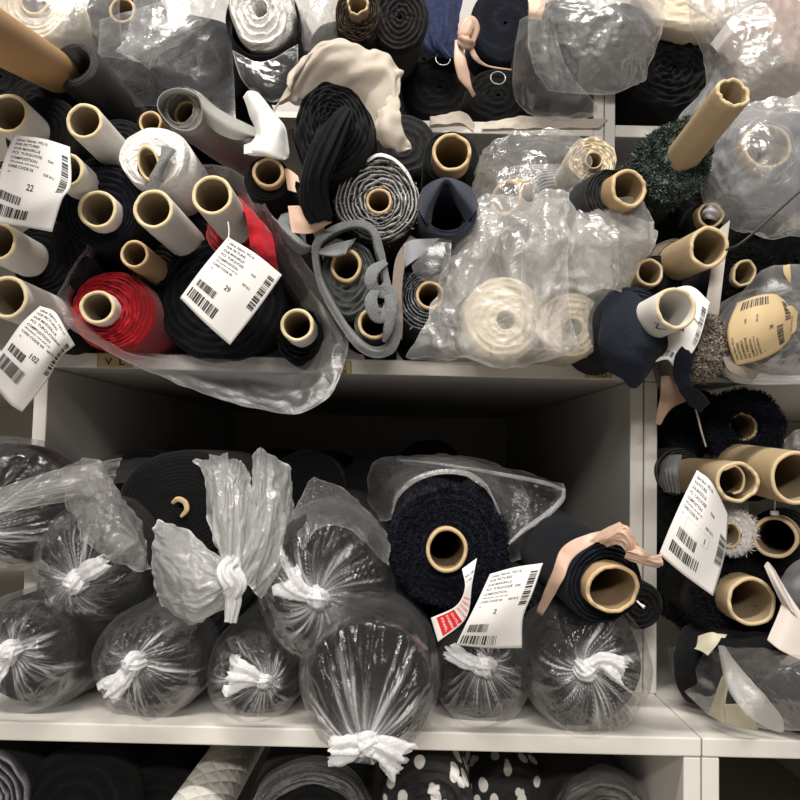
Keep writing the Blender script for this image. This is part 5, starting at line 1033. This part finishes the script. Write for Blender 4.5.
sheet('paper_tape', [[(712, 633, .055), (740, 636, .05), (772, 641, .05)], [(716, 637, .05), (742, 640, .045), (772, 647, .045)]], CREPE, r, wr=.001, rd=False, thick=.0005, nu=8)
sheet('paper_tape', [[(722, 676, .0), (730, 670, -.008), (733, 668, -.01)], [(712, 704, .02), (722, 702, .003), (726, 700, .0)], [(708, 714, .035), (720, 722, .018), (728, 724, .012)]], CREPE, r, wr=.001, rd=False, thick=.0005)
sheet('paper_tape', [[(724, 704, .0), (740, 704, -.014), (752, 706, -.022)], [(726, 722, .01), (742, 728, .0), (758, 730, -.004)]], CREPE, r, wr=.001, rd=False, thick=.0005)

# ============================================================ price tags
paper_tag('top left white price tag numbered 22, below the long white tube', [[(14, 135, -.04), (44, 139, -.05), (70, 147, -.045)], [(4, 160, -.055), (38, 168, -.06), (71, 184, -.055)], [(-4, 190, -.06), (28, 202, -.068), (62, 200, -.06)], [(-14, 222, -.055), (20, 226, -.06), (52, 232, -.055)]], PAPER, lines('22'), BR, 5)
paper_tag('bent white price tag at the left edge hanging in front of the shelf board', [[(40, 306, -.08), (55, 312, -.085), (66, 330, -.085), (75, 345, -.075)], [(21, 324, -.085), (36, 336, -.092), (52, 350, -.09), (60, 358, -.075)], [(4, 348, -.08), (18, 362, -.088), (32, 374, -.088), (46, 382, -.075)], [(-16, 376, -.06), (-4, 388, -.064), (10, 404, -.07), (22, 412, -.065)]], PAPER, lines('102'), [(.84, .10, .95, .62, True), (.07, .56, .40, .65, False), (.05, .70, .60, .83, False)], 6)
paper_tag('central white price tag numbered 29 hanging over the big black soft roll', [[(228, 237, -.03), (256, 254, -.034), (282, 275, -.03)], [(203, 267, -.03), (231, 288, -.034), (257, 310, -.028)], [(180, 298, -.025), (206, 324, -.028), (230, 345, -.022)]], PAPER, lines('29'), BR, 7, fastener=[(228, 222, -.015), (229, 230, -.025), (228.5, 240, -.031)])
paper_tag('white price tag numbered 1 hanging from the brown tubes in the right bay', [[(697, 470, -.05), (712, 483, -.06), (728, 515, -.045)], [(683, 498, -.055), (702, 518, -.065), (726, 546, -.05)], [(670, 527, -.055), (692, 550, -.062), (721, 570, -.05)], [(659, 554, -.05), (684, 575, -.055), (713, 596, -.05)]], PAPER, lines('1', .53, .62), [(.86, .28, .97, .66, True), (.16, .57, .56, .68, False), (.12, .74, .66, .87, False)], 8, box_=(.24, .43, .72, .56))
paper_tag('white price tag hanging in front of the lower board beside the red printed strip', [[(490, 574, -.05), (516, 567, -.056), (543, 563, -.05)], [(478, 600, -.06), (504, 596, -.066), (533, 592, -.06)], [(466, 624, -.06), (494, 622, -.066), (523, 618, -.06)], [(456, 645, -.052), (488, 648, -.056), (522, 648, -.052)]], PAPER, lines('2', .55), [(.82, .08, .95, .50, True), (.08, .68, .42, .79, False), (.04, .84, .62, .96, False)], 9)
paper_tag('narrow paper strip with a red printed end hanging from the big navy roll', [[(462, 569, -.035), (477, 558, -.035)], [(465, 588, -.045), (472, 584, -.04)], [(456, 606, -.05), (466, 618, -.045)], [(431, 618, -.055), (438, 642, -.052)]], PAPER,
          [('BILLIE', .10, .18, .035, .9), ('2140', .12, .26, .035, .9)]+[(t, .12, v, .024, .9, 'r', 0) for t, v in (('RUBAN 100', .50), ('FABRIC 20', .56), ('SOLDES', .62), ('ARTICLE', .68))]+[(t, .16, v, .026, 1.0, 'w', 0) for t, v in (('OUTLET', .78), ('FABRICATION', .84), ('FINAL', .90))], None, 10, red=(.08, .72, .92, .94), name='paper_strip', cat='tag')
